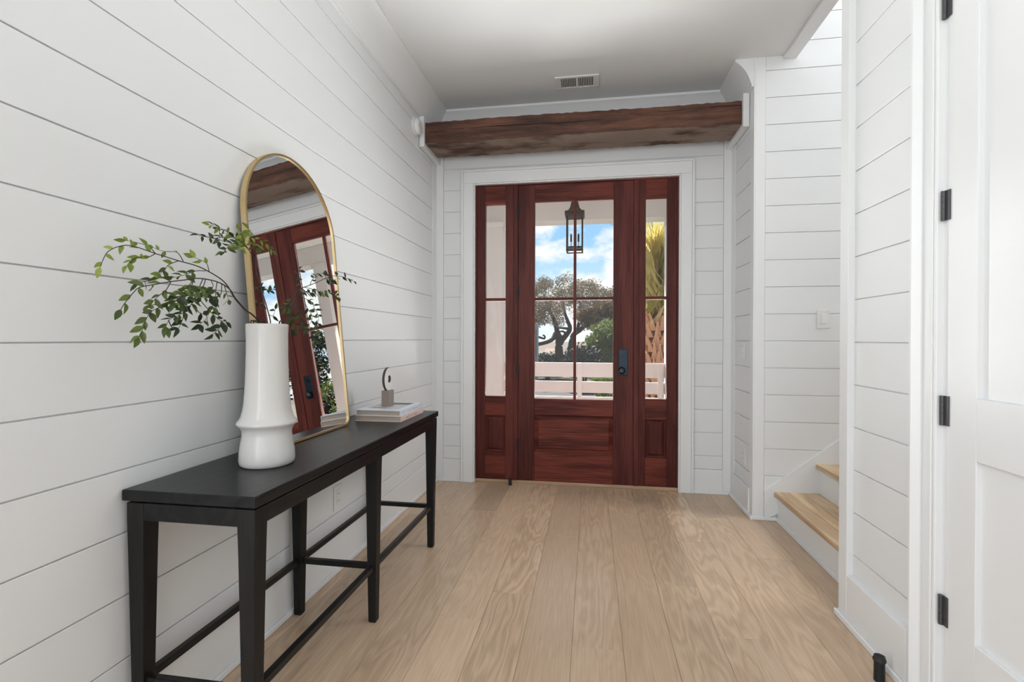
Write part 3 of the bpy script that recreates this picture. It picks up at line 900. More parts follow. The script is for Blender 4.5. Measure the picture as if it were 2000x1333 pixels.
# ------------------------------------------------------------------ console table
TX0, TX1, TY0, TY1, TZ = -1.278, -0.870, 1.172, 2.750, 0.775
tb = empty('console_table', ((TX0 + TX1)/2, (TY0 + TY1)/2, 0), 'long black six-legged console table against the shiplap wall', 'table')
obj('tabletop', B(TX0, TX1, TY0, TY1, TZ - 0.031, TZ), BLACKW, tb, bevel=0.004, seg=3)
obj('spacer', B(TX0 + 0.020, TX1 - 0.020, TY0 + 0.020, TY1 - 0.020, TZ - 0.037, TZ - 0.0312), BLACKW, tb)
AX0, AX1, AY0, AY1, AT = TX0 + 0.008, TX1 - 0.006, TY0 + 0.007, TY1 - 0.007, TZ - 0.037
LX = (AX0 + 0.027, AX1 - 0.027)
LY = (AY0 + 0.027, (TY0 + TY1)/2, AY1 - 0.027)
for x in LX:
    for y in LY:
        b = NB()
        rings = []
        for z, h in ((0.0, 0.0135), (0.006, 0.0165), (0.60, 0.0245), (0.69, 0.0262), (AT, 0.0262)):
            rings.append([(x - h, y - h, z), (x + h, y - h, z), (x + h, y + h, z), (x - h, y + h, z)])
        sweep(b, rings)
        obj('leg', b, BLACKV, tb, bevel=0.002)
for x in LX:
    s = 1 if x > -1.05 else -1
    for y0, y1 in zip(LY, LY[1:]):
        obj('apron', B(min(x + s*0.0255, x + s*0.004), max(x + s*0.0255, x + s*0.004), y0 + 0.0262, y1 - 0.0262, 0.690, AT), BLACKW, tb, bevel=0.0015)
        obj('stretcher', B(x - 0.011, x + 0.011, y0 + 0.018, y1 - 0.018, 0.222, 0.245), BLACKW, tb, bevel=0.002)
for y in LY:
    obj('cross_stretcher', B(LX[0] + 0.018, LX[1] - 0.018, y - 0.011, y + 0.011, 0.222, 0.245), BLACKW, tb, bevel=0.002)
for y, s in ((LY[0], -1), (LY[2], 1)):
    obj('apron', B(LX[0] + 0.0262, LX[1] - 0.0262, min(y + s*0.0255, y + s*0.004), max(y + s*0.0255, y + s*0.004), 0.690, AT), BLACKW, tb, bevel=0.0015)

# ------------------------------------------------------------------ arched mirror leaning on the wall
MW, MH, MYC, MXB, MK = 0.608, 1.190, 1.930, -1.1560, 0.0933
phi = math.atan(MK)
MYAW = Matrix.Rotation(-0.0235, 3, 'Z')
mu, mn, ms_ = MYAW @ Vector((-math.sin(phi), 0, math.cos(phi))), MYAW @ Vector((math.cos(phi), 0, math.sin(phi))), MYAW @ Vector((0, 1, 0))
MO = Vector((MXB, MYC, TZ + 0.0022))
def arch(inset, n=40):
    R = MW/2 - inset
    zc = MH - MW/2
    rc = 0.035 - inset*0.5
    pts = []
    for k in range(7):
        a = PI*1.5 + (PI/2)*k/6
        pts.append((R - rc + rc*math.cos(a), inset + rc + rc*math.sin(a)))
    for k in range(n + 1):
        a = PI*k/n
        pts.append((R*math.cos(a), zc + R*math.sin(a)))
    for k in range(7):
        a = PI + (PI/2)*k/6
        pts.append((-R + rc + rc*math.cos(a), inset + rc + rc*math.sin(a)))
    return pts
def mp3(p, d):
    return MO + ms_*p[0] + mu*p[1] - mn*d
mi = empty('arched_mirror', (MXB, MYC, TZ), 'tall arched mirror in a thin brass frame leaning behind the vase', 'mirror')
b = NB()
o0, o1, i0, i1 = [mp3(p, 0.0) for p in arch(0)], [mp3(p, 0.0225) for p in arch(0)], [mp3(p, 0.0) for p in arch(0.0085)], [mp3(p, 0.0085) for p in arch(0.0085)]
sweep(b, [o1, o0, i0, i1], caps=False)
bmesh.ops.recalc_face_normals(b, faces=b.faces)
obj('frame', b, BRASS, mi)
b = NB()
b.faces.new([b.verts.new(p) for p in [mp3(p, 0.0065) for p in arch(0.0083)]])
b.faces.ensure_lookup_table()
if b.faces[0].normal.x < 0:
    bmesh.ops.reverse_faces(b, faces=b.faces)
obj('mirror_glass', b, MIRROR, mi)
b = NB()
sweep(b, [[mp3(p, 0.0095) for p in arch(0.002)], [mp3(p, 0.0205) for p in arch(0.002)]])
obj('backing', b, RUBBER, mi)

# ------------------------------------------------------------------ vase with leafy branches
VC = Vector((-1.068, 1.500, TZ))
vp = [(0.0, 0.0), (0.078, 0.0), (0.0835, 0.005), (0.0860, 0.018), (0.0845, 0.045), (0.0800, 0.075), (0.0760, 0.100), (0.0765, 0.113), (0.0815, 0.124), (0.0885, 0.131), (0.0925, 0.1355), (0.0935, 0.139),
      (0.0915, 0.1435), (0.0855, 0.150), (0.0800, 0.160), (0.0750, 0.178), (0.0710, 0.205), (0.0680, 0.245), (0.0655, 0.30), (0.0640, 0.36), (0.0638, 0.42), (0.0650, 0.455), (0.0650, 0.4630), (0.0635, 0.4665), (0.0610, 0.4655),
      (0.0590, 0.455), (0.0580, 0.40), (0.0590, 0.30), (0.0600, 0.20), (0.0600, 0.10), (0.0600, 0.03), (0.0, 0.022)]
b = NB()
lathe(b, [(r*(1 + 0), z) for r, z in vp], VC, 72)
obj('ceramic_vase', b, CERAM, origin=VC, smooth=True, label='tall white glazed vase with a flared ring on the console table', cat='vase')

def leaf_mesh(name, bend, fold, wd=0.27):
    """unit leaf along +Y, three rows wide"""
    prof = [(0.0, 0.02), (0.14, 0.55), (0.34, 1.0), (0.58, 0.88), (0.82, 0.45), (1.0, 0.0)]
    v, f = [], []
    for t, q in prof:
        z = -bend*t*t
        wv = wd*q
        v += [(-wv, t, z + fold*wv), (0, t, z), (wv, t, z + fold*wv)]
    for i in range(len(prof) - 1):
        a = i*3
        f += [(a, a + 1, a + 4, a + 3), (a + 1, a + 2, a + 5, a + 4)]
    me = bpy.data.meshes.new(name)
    me.from_pydata(v, [], f)
    for p in me.polygons:
        p.use_smooth = True
    return me
LEAVES = {}
for nm, mt in (('l', LEAF_LIGHT), ('m', LEAF_MID), ('d', LEAF_DARK)):
    LEAVES[nm] = []
    for bend, fold, wd in ((0.12, 0.25, 0.235), (0.25, 0.4, 0.22), (0.05, 0.15, 0.25), (0.35, 0.5, 0.20)):
        me = leaf_mesh('leaf', bend, fold, wd)
        me.materials.append(mt)
        LEAVES[nm].append(me)
rl = random.Random(11)
def add_leaf(parent, p, d, size, tones):
    d = d.normalized()
    face = (Vector((0.75, -0.75, 0.45)) + Vector((rl.gauss(0, .6), rl.gauss(0, .6), rl.gauss(0, .6)))).normalized()
    x = d.cross(face)
    if x.length < 0.2:
        x = d.orthogonal()
    x.normalize()
    z = x.cross(d).normalized()
    o = bpy.data.objects.new('leaf', rl.choice(LEAVES[rl.choice(tones)]))
    COL.objects.link(o)
    o.parent = parent
    R = Matrix((x, d, z)).transposed().to_4x4()
    q = p - WLOC[parent]
    o.matrix_local = Matrix.Translation(q) @ R @ Matrix.Scale(size, 4)
    return o
def branch(label, stem_px, X0, X1, twigs, tones, r0=0.0028, mouth=(0, 0), tone_tip=None):
    e = empty('leafy_branch', VC + Vector((mouth[0]*0.6, mouth[1]*0.6, 0.024)), label, 'branch', 'leafy branches in the white vase')
    n = len(stem_px)
    inside = [VC + Vector((mouth[0]*0.6, mouth[1]*0.6, 0.026)), VC + Vector((mouth[0]*0.85, mouth[1]*0.85, 0.25)), VC + Vector((mouth[0], mouth[1], 0.440)), VC + Vector((mouth[0]*1.05, mouth[1]*1.05, 0.476))]
    pts = [atX(px, py, X0 + (X1 - X0)*i/(n - 1)) for i, (px, py) in enumerate(stem_px)]
    path = smooth_path(inside + pts, 4)
    m = len(path)
    tube(bm := NB(), path, [r0*(1 - 0.72*i/(m - 1)) for i in range(m)], 7)
    obj('stem', bm, STEM, e, smooth=True)
    def leaves_on(path, start, tones, size, step):
        L, acc, side = 0.0, step*0.5, 1
        total = sum((b2 - a2).length for a2, b2 in zip(path, path[1:]))
        for a2, b2 in zip(path, path[1:]):
            seg = b2 - a2
            L += seg.length
            if L < start*total:
                continue
            acc += seg.length
            while acc >= step:
                acc -= step
                d = seg.normalized()
                sidev = d.cross(Vector((0.55, -0.75, 0.3)).normalized())
                if sidev.length < 0.1:
                    sidev = Vector((0, 0, 1))
                sidev.normalize()
                dirn = d*rl.uniform(0.45, 0.9) + sidev*side*rl.uniform(0.6, 1.0) + Vector((rl.gauss(0, .28), rl.gauss(0, .28), rl.gauss(-0.12, .25)))
                p = b2 + seg*rl.uniform(-0.5, 0.2)
                add_leaf(e, p, dirn, size*rl.uniform(0.60, 1.0), tones)
                side = -side
        add_leaf(e, path[-1], (path[-1] - path[-2]), size*0.9, tones)
    for tw in twigs:
        px, xa, xb, tn = tw[:4]
        size = tw[4] if len(tw) > 4 else 0.034
        step = (tw[5] if len(tw) > 5 else 0.019)*0.74
        k = len(px)
        p = [atX(a, c, xa + (xb - xa)*i/max(1, k - 1)) for i, (a, c) in enumerate(px)]
        sp = smooth_path(p, 4)
        bmt = NB()
        tube(bmt, sp, [0.0013*(1 - 0.6*i/(len(sp) - 1)) for i in range(len(sp))], 5)
        obj('twig', bmt, STEM, e, smooth=True)
        leaves_on(sp, 0.22, tn, size, step)
    leaves_on(pts_s := smooth_path(pts, 4), 0.72, tone_tip or tones, 0.033, 0.024)
    return e
def Q(ox, oy, s, pts):
    return [(ox + x/s, oy + y/s) for x, y in pts]
A_ = lambda pts: Q(180, 430, 5.333, pts)
C_ = lambda pts: Q(380, 430, 10.256, pts)
D_ = lambda pts: Q(490, 500, 6.665, pts)
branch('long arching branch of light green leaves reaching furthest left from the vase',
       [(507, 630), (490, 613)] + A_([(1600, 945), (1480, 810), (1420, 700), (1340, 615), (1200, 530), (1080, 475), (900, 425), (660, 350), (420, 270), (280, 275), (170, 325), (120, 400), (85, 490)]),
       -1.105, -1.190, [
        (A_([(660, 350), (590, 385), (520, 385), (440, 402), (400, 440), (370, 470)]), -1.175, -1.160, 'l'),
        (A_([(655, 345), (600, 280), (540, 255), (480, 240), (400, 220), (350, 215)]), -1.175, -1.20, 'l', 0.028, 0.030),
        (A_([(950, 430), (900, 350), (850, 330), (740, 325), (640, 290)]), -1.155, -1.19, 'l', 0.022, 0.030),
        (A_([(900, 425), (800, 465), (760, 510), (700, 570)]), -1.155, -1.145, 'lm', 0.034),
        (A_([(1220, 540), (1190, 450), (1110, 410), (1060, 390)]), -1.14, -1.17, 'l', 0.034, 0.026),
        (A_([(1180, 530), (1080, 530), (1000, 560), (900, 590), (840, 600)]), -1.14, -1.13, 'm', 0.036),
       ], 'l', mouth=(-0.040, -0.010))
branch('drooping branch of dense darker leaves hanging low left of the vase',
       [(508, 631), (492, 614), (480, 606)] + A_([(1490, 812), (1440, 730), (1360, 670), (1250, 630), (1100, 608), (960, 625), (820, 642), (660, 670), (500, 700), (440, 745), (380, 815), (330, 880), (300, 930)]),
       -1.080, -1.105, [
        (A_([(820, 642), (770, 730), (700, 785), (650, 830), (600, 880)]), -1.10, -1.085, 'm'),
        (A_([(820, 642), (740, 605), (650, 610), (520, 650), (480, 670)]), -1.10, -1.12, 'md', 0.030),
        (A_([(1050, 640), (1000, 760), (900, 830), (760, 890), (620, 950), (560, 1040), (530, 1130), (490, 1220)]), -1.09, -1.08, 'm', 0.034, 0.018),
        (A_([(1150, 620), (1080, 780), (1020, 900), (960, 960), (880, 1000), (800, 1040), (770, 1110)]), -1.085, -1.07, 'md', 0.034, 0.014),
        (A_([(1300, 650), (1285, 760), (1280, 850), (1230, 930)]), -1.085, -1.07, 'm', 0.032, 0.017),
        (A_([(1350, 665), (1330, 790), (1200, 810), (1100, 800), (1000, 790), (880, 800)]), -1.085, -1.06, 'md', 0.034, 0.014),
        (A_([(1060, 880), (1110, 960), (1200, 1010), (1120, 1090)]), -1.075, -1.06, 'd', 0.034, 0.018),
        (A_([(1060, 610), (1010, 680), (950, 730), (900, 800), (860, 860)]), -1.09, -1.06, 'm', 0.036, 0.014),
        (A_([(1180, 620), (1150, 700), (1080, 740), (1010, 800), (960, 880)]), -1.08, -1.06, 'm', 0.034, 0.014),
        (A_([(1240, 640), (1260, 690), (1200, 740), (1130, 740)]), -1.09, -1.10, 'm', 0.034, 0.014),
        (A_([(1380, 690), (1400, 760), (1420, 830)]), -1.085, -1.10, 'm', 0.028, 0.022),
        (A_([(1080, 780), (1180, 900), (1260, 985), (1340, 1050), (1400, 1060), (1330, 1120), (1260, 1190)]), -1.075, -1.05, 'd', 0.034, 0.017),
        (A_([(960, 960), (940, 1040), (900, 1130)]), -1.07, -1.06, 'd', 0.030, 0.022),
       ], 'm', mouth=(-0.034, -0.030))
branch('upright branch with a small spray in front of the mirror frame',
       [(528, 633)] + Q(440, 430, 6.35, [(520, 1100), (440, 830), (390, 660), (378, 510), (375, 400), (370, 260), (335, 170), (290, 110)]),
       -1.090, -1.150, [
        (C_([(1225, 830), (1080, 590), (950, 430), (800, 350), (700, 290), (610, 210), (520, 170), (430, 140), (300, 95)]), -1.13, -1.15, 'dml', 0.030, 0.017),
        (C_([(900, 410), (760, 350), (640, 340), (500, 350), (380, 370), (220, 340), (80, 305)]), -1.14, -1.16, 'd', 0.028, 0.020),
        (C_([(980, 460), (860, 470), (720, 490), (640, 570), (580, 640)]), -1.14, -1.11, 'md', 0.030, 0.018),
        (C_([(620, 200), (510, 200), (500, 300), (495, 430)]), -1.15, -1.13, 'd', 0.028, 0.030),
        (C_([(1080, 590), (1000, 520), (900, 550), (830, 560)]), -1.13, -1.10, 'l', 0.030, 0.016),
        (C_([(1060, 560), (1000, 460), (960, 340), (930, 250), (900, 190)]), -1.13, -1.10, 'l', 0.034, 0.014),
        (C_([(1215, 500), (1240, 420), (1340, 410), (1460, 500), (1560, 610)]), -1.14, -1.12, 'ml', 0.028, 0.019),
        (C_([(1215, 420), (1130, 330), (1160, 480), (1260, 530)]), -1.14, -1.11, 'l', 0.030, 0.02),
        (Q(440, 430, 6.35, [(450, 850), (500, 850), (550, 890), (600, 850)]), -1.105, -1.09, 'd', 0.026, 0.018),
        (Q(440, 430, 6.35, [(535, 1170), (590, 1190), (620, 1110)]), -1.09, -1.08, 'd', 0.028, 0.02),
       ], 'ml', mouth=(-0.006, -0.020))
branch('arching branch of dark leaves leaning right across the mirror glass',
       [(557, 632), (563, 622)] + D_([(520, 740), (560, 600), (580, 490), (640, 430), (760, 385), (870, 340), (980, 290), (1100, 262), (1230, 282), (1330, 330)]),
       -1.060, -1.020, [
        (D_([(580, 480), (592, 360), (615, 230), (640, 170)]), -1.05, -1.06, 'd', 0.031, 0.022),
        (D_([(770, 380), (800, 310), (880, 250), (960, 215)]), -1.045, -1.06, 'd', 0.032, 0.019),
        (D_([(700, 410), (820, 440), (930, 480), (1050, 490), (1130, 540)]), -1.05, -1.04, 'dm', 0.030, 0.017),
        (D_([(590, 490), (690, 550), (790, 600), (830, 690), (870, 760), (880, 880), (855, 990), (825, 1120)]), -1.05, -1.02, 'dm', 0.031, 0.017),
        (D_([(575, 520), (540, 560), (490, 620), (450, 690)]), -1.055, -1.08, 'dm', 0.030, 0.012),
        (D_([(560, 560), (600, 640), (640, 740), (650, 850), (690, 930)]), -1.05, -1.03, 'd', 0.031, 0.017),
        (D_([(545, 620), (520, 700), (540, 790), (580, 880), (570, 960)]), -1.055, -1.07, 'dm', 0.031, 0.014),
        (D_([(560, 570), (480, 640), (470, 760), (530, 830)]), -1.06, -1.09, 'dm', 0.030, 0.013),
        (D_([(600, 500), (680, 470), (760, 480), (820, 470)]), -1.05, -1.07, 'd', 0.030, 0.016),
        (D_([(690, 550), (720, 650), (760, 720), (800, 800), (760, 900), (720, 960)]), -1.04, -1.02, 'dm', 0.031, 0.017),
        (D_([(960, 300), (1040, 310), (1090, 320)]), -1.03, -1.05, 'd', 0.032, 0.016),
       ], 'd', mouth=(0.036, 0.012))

# ------------------------------------------------------------------ books and ring sculpture
BX0, BX1, BY0, BY1 = -1.178, -0.934, 2.340, 2.672
def book(z, th, x0, x1, y0, y1, cover, label):
    e = empty('book', ((x0 + x1)/2, (y0 + y1)/2, z), label, 'book', 'books stacked on the console table')
    t = 0.0028
    b = NB()
    box(b, x0, x1, y0, y1, z, z + t)
    box(b, x0, x1, y0, y1, z + th - t, z + th)
    box(b, x1 - t, x1, y0, y1, z + t, z + th - t)
    c = obj('cover', b, cover, e)
    obj('pages', B(x0 + 0.005, x1 - t, y0 + 0.004, y1 - 0.004, z + t, z + th - t), PAGES, e)
    return e, c
ZB1 = TZ + 0.0006
e1, c1 = book(ZB1, 0.0285, BX0, BX1, BY0, BY1, COVERP, 'blush-spined hardback lying at the bottom of the stack of two')
ZB2 = ZB1 + 0.0289
e2, c2 = book(ZB2, 0.0275, BX0 + 0.002, BX1 - 0.004, BY0 + 0.001, BY1 - 0.002, COVERB, 'pale blue hardback lying on top, under the ring sculpture')
ZB3 = ZB2 + 0.0275
def lettering(parent, x, y0, y1, zc, h, mat, seed):
    """small, unreadable spine print"""
    r = random.Random(seed)
    b = NB()
    y = y0
    while y < y1:
        wd = r.uniform(0.004, 0.008)
        if r.random() < 0.82:
            hh = h*(1.0 if r.random() < 0.25 else 0.62)
            box(b, x, x + 0.0004, y, y + wd*0.35, zc - h*0.4, zc - h*0.4 + hh)
            if r.random() < 0.7:
                box(b, x, x + 0.0004, y + wd*0.35, y + wd*0.8, zc - h*0.4 + (hh*0.8 if r.random() < .5 else 0), zc - h*0.4 + (hh*0.8 if r.random() < .5 else 0) + h*0.14)
        y += wd + 0.0015
    obj('spine_print', b, mat, parent)
lettering(e1, BX1, BY0 + 0.06, BY1 - 0.09, ZB1 + 0.0142, 0.012, INKRED, 2)
lettering(e2, BX1 - 0.004, BY0 + 0.10, BY1 - 0.06, ZB2 + 0.0138, 0.010, INKBLUE, 5)
obj('spine_block', B(BX1 - 0.004, BX1 - 0.0036, BY0 + 0.035, BY0 + 0.060, ZB2 + 0.006, ZB2 + 0.021), INKTEAL, e2)
obj('cover_picture', B(BX0 + 0.03, BX1 - 0.035, BY0 + 0.06, BY1 - 0.03, ZB3, ZB3 + 0.0003), INKGREY, e2)
obj('cover_photo', B(BX0 + 0.06, BX1 - 0.045, BY1 - 0.11, BY1 - 0.035, ZB3 + 0.0003, ZB3 + 0.0006), INKDARK, e2)
obj('cover_spot', B(BX0 + 0.055, BX0 + 0.13, BY0 + 0.075, BY0 + 0.10, ZB3 + 0.0003, ZB3 + 0.0006), INKSPOT, e2)
SCX, SCY, SZ = -1.072, 2.500, ZB3 + 0.0008
sc = empty('ring_sculpture', (SCX, SCY, SZ), 'pale stone ring on a taupe block standing on the stacked books', 'sculpture')
BH = 0.084
obj('block', B(SCX - 0.0215, SCX + 0.0215, SCY - 0.032, SCY + 0.032, SZ, SZ + BH), STONE, sc, bevel=0.001, seg=1)
RO, RI, RT = 0.0625, 0.0190, 0.0065
RC = Vector((SCX + 0.002, SCY, SZ + BH + RO - 0.003))
def ring_pts(r, x, n=56):
    return [RC + Vector((x, r*math.cos(2*PI*k/n), r*math.sin(2*PI*k/n))) for k in range(n)]
b = NB()
sweep(b, [ring_pts(RI + 0.0008, -RT), ring_pts(RO - 0.0008, -RT), ring_pts(RO - 0.0008, RT), ring_pts(RI + 0.0008, RT), ring_pts(RI + 0.0008, -RT)], caps=False)
bmesh.ops.remove_doubles(b, verts=b.verts, dist=1e-6)
bmesh.ops.recalc_face_normals(b, faces=b.faces)
rg = obj('ring', b, MARBLE, sc)
b = NB()
sweep(b, [ring_pts(RO - 0.0010, -RT - 0.0002), ring_pts(RO, -RT + 0.0004), ring_pts(RO, RT - 0.0004), ring_pts(RO - 0.0010, RT + 0.0002)], caps=False)
obj('outer_rim', b, DARKEDGE, rg)
b = NB()
sweep(b, [ring_pts(RI + 0.0010, -RT - 0.0002), ring_pts(RI, -RT + 0.0004), ring_pts(RI, RT - 0.0004), ring_pts(RI + 0.0010, RT + 0.0002)], caps=False)
bmesh.ops.reverse_faces(b, faces=b.faces)
obj('inner_rim', b, DARKEDGE, rg)

# ------------------------------------------------------------------ porch outside
YR = 5.58                             # railing line
pf = obj('porch_floor', B(-3.2, 3.2, 4.1405, 5.9, -0.12, -0.02), DECK, kind='structure', label='pale deck boards of the front porch outside the door')
obj('porch_ceiling', B(-3.2, 3.2, 4.166, 6.3, 2.72, 2.86), PORCH, kind='structure', label='beige porch ceiling seen at the top of the door glass')
obj('porch_beam', B(-3.2, 3.2, 5.50, 5.72, 2.50, 2.719), PORCH, kind='structure', label='beige porch header spanning above the railing', bevel=0.004)
obj('porch_roof', B(-3.3, 3.3, 4.166, 6.35, 2.861, 3.1), TANROOF, kind='structure', label='roof over the front porch')
hw = NB()
box(hw, -3.2, OPX0 - 0.012, YB + 0.1405, YB + 0.165, -0.3, 3.6)
box(hw, OPX1 + 0.012, 3.2, YB + 0.1405, YB + 0.165, -0.3, 3.6)
box(hw, OPX0 - 0.012, OPX1 + 0.012, YB + 0.1405, YB + 0.165, OPZ + 0.012, 3.6)
obj('wall_front', hw, plain('bounce_cut_dark', (0.07, 0.07, 0.075), 0.8), kind='structure', label='outside of the house front around the door, darkened to cut light bounce')  # unseen face made dark so it throws less lamp light onto the porch
def column(x0, x1, y0, y1, label):
    c = empty('porch_column', ((x0 + x1)/2, (y0 + y1)/2, -0.02), label, 'column', 'porch columns')
    obj('shaft', B(x0, x1, y0, y1, -0.02, 2.499), PORCH, c, bevel=0.004)
    b = NB()
    t = 0.012
    for (a, bb) in ((x0 - t, x0), (x1, x1 + t)):
        box(b, a, bb, y0 + 0.03, y1 - 0.03, 2.42, 2.498)
    box(b, x0 - t, x1 + t, y0 - t, y0, 2.44, 2.498)
    obj('cap_trim', b, PORCH, c)
    return c
column(-1.42, -0.985, 5.44, 5.76, 'wide beige porch column seen through the hinge-side sidelight')
column(0.795, 0.945, 5.50, 5.65, 'beige porch column at the edge of the handle-side sidelight')
rlg = empty('porch_railing', (-0.1, YR, -0.02), 'white horizontal-board porch railing beyond the front door glass', 'railing')
for z0, z1 in ((0.765, 0.925), (0.590, 0.715), (0.415, 0.545), (0.240, 0.370), (0.065, 0.195)):
    obj('board', B(-0.984, 0.794, YR - 0.012, YR + 0.012, z0, z1), PORCH, rlg, bevel=0.002)
for px in (1132, 1289):
    x = atY(px, 740, YR).x
    obj('post', B(x - 0.026, x + 0.026, YR - 0.050, YR - 0.0121, -0.02, 0.925), PORCH, rlg, bevel=0.002)

# hanging lantern
LC = atY(1122.5, 500, 4.90)
LXc, LYc = LC.x, 4.90
ln = empty('porch_lantern', (LXc, LYc, 2.72), 'dark bronze four-sided lantern hanging from the porch ceiling', 'lantern')
def sq(h, z):
    return [(LXc - h, LYc - h, z), (LXc + h, LYc - h, z), (LXc + h, LYc + h, z), (LXc - h, LYc + h, z)]
LB, LTOP = 2.045, 2.385
b = NB()
sweep(b, [sq(0.080, 2.435), sq(0.060, 2.450), sq(0.046, 2.475), sq(0.037, 2.51), sq(0.030, 2.56), sq(0.024, 2.61), sq(0.010, 2.625)])
obj('roof', b, BRONZE, ln)
b = NB()
sweep(b, [sq(0.086, LTOP), sq(0.094, LTOP + 0.012), sq(0.094, 2.434), sq(0.060, 2.4345)])
obj('collar', b, BRONZE, ln)
for sx in (-1, 1):
    for sy in (-1, 1):
        x, y = LXc + sx*0.074, LYc + sy*0.074
        obj('corner_bar', B(x - 0.007, x + 0.007, y - 0.007, y + 0.007, LB, LTOP), BRONZE, ln)
b = NB()
for z0, z1 in ((LB, LB + 0.010), (LB + 0.036, LB + 0.046)):
    box(b, LXc - 0.067, LXc + 0.067, LYc - 0.081, LYc - 0.067, z0, z1)
    box(b, LXc - 0.067, LXc + 0.067, LYc + 0.067, LYc + 0.081, z0, z1)
    box(b, LXc - 0.081, LXc - 0.067, LYc - 0.067, LYc + 0.067, z0, z1)
    box(b, LXc + 0.067, LXc + 0.081, LYc - 0.067, LYc + 0.067, z0, z1)
box(b, LXc - 0.067, LXc + 0.067, LYc - 0.006, LYc + 0.006, LB + 0.036, LB + 0.046)
obj('base_frame', b, BRONZE, ln)
for s in (-1, 1):
    b = NB()
    c = (LXc + s*0.036, LYc, LB + 0.046)
    lathe(b, [(0.0, 0.0), (0.010, 0.0), (0.012, 0.012), (0.003, 0.018), (0.003, 0.055), (0.009, 0.058), (0.009, 0.125), (0.004, 0.135), (0.0, 0.140)], c, 12)
    obj('candle', b, BRONZE, ln)
b = NB()
tube(b, [(LXc, LYc, 2.62), (LXc, LYc, 2.708)], 0.006, 8)
lathe(b, [(0.0, 2.705), (0.05, 2.705), (0.055, 2.7195), (0.0, 2.7195)], (LXc, LYc, 0), 20)
obj('canopy_rod', b, BRONZE, ln)

# ------------------------------------------------------------------ grounds beyond the porch
GZ = -0.30
obj('ground', B(-60, 60, 5.9, 60, GZ - 0.5, GZ), SOIL, kind='structure', label='sandy ground in front of the house')
obj('road', B(-60, 60, 7.6, 17.0, GZ, GZ + 0.012), ASPH, kind='structure', label='grey asphalt road glimpsed through the railing gaps')
obj('marsh', B(-400, 400, 60, 240, GZ - 0.6, GZ - 0.02), MARSH, kind='structure', label='brown marsh below the horizon')
obj('sea', B(-3000, 3000, 240, 3000, GZ - 0.6, GZ - 0.05), WATER, kind='structure', label='distant strip of pale water at the horizon')

def foliage(name, centers, per, spread, size, mat, parent, seed, up_bias=0.0, aspect=0.45, **t):
    r = random.Random(seed)
    v, f = [], []
    base = WLOC[parent]
    for c in centers:
        cc, s = Vector(c[:3]), (c[3] if len(c) > 3 else spread)
        for _ in range(per):
            while True:
                q = Vector((r.uniform(-1, 1), r.uniform(-1, 1), r.uniform(-1, 1)))
                if q.length < 1:
                    break
            p = cc + q*s - base
            d = Vector((r.gauss(0, 1), r.gauss(0, 1), r.gauss(up_bias, 1))).normalized()
            e = d.orthogonal().normalized()
            e = (e*math.cos(a := r.uniform(0, 6.28)) + d.cross(e)*math.sin(a))
            L = size*r.uniform(0.6, 1.3)
            i = len(v)
            v += [p - d*L*0.5, p + e*L*aspect*0.5, p + d*L*0.5, p - e*L*aspect*0.5]
            f.append((i, i + 1, i + 2, i + 3))
    return mesh_obj(name, v, f, mat, parent, origin=base, **t)

# spreading live oak
YO = 22.0
O_ = lambda x, y: (1030 + x/6.35, 580 + y/6.35)
ob = atY(1093, 727, YO)
oak = empty('oak_tree', (ob.x, YO, GZ), 'spreading dark live oak beyond the railing, framed by the door glass', 'tree')
def opath(pts, y0=YO, y1=YO):
    n = len(pts)
    return smooth_path([atY(*O_(*p), y0 + (y1 - y0)*i/max(1, n - 1)) for i, p in enumerate(pts)], 4)
def limb(name, pts, r0, r1, y1=YO, y0=YO):
    p = opath(pts, y0, y1)
    b = NB()
    tube(b, p, [r0 + (r1 - r0)*i/(len(p) - 1) for i in range(len(p))], 8)
    obj(name, b, BARK, oak, smooth=True)
limb('trunk', [(400, 935), (396, 720), (392, 610), (425, 530)], 0.21, 0.145)
limb('trunk', [(530, 900), (535, 690), (550, 560), (575, 470), (640, 420)], 0.16, 0.11, YO + 0.4)
limb('branch', [(425, 540), (375, 455), (360, 380), (330, 280), (280, 180), (240, 60)], 0.15, 0.04, YO - 0.6)
limb('branch', [(395, 640), (360, 460), (320, 520), (250, 560), (140, 590), (40, 610)], 0.13, 0.06, YO - 1.0)
limb('branch', [(425, 540), (490, 465), (530, 390), (500, 300), (460, 180), (440, 0)], 0.14, 0.04, YO + 0.6)
limb('branch', [(490, 465), (440, 430), (400, 435)], 0.06, 0.03)
limb('branch', [(530, 400), (450, 390), (380, 385)], 0.07, 0.03)
limb('branch', [(640, 420), (720, 350), (800, 240), (900, 120), (980, 20)], 0.12, 0.04, YO + 1)
limb('branch', [(600, 450), (640, 330), (660, 200), (650, 40)], 0.10, 0.03)
limb('branch', [(140, 500), (210, 520), (215, 490), (190, 475)], 0.05, 0.03, YO - 1, YO - 1)
ro = random.Random(5)
TOPC = [(950, 600), (985, 580), (1010, 560), (1046, 548), (1065, 539), (1085, 546), (1105, 532), (1125, 540), (1150, 546), (1172, 552), (1186, 570), (1196, 556), (1215, 560), (1240, 575)]
def topy(x):
    for (a, ya), (bx, yb) in zip(TOPC, TOPC[1:]):
        if a <= x <= bx:
            return ya + (yb - ya)*(x - a)/(bx - a)
    return 590
cs_ = []
while len(cs_) < 300:
    x = ro.uniform(955, 1238)
    y0 = topy(x) + 7
    y = ro.uniform(y0, 636)
    yy = ro.uniform(YO - 2.2, YO + 2.2)
    if 1100 < x < 1128 and 600 < y < 640 and ro.random() < 0.75:
        continue
    if 1060 < x < 1078 and 572 < y < 585:
        continue
    p = atY(x, y, yy)
    cs_.append((p.x, p.y, p.z, ro.uniform(0.20, 0.42)))
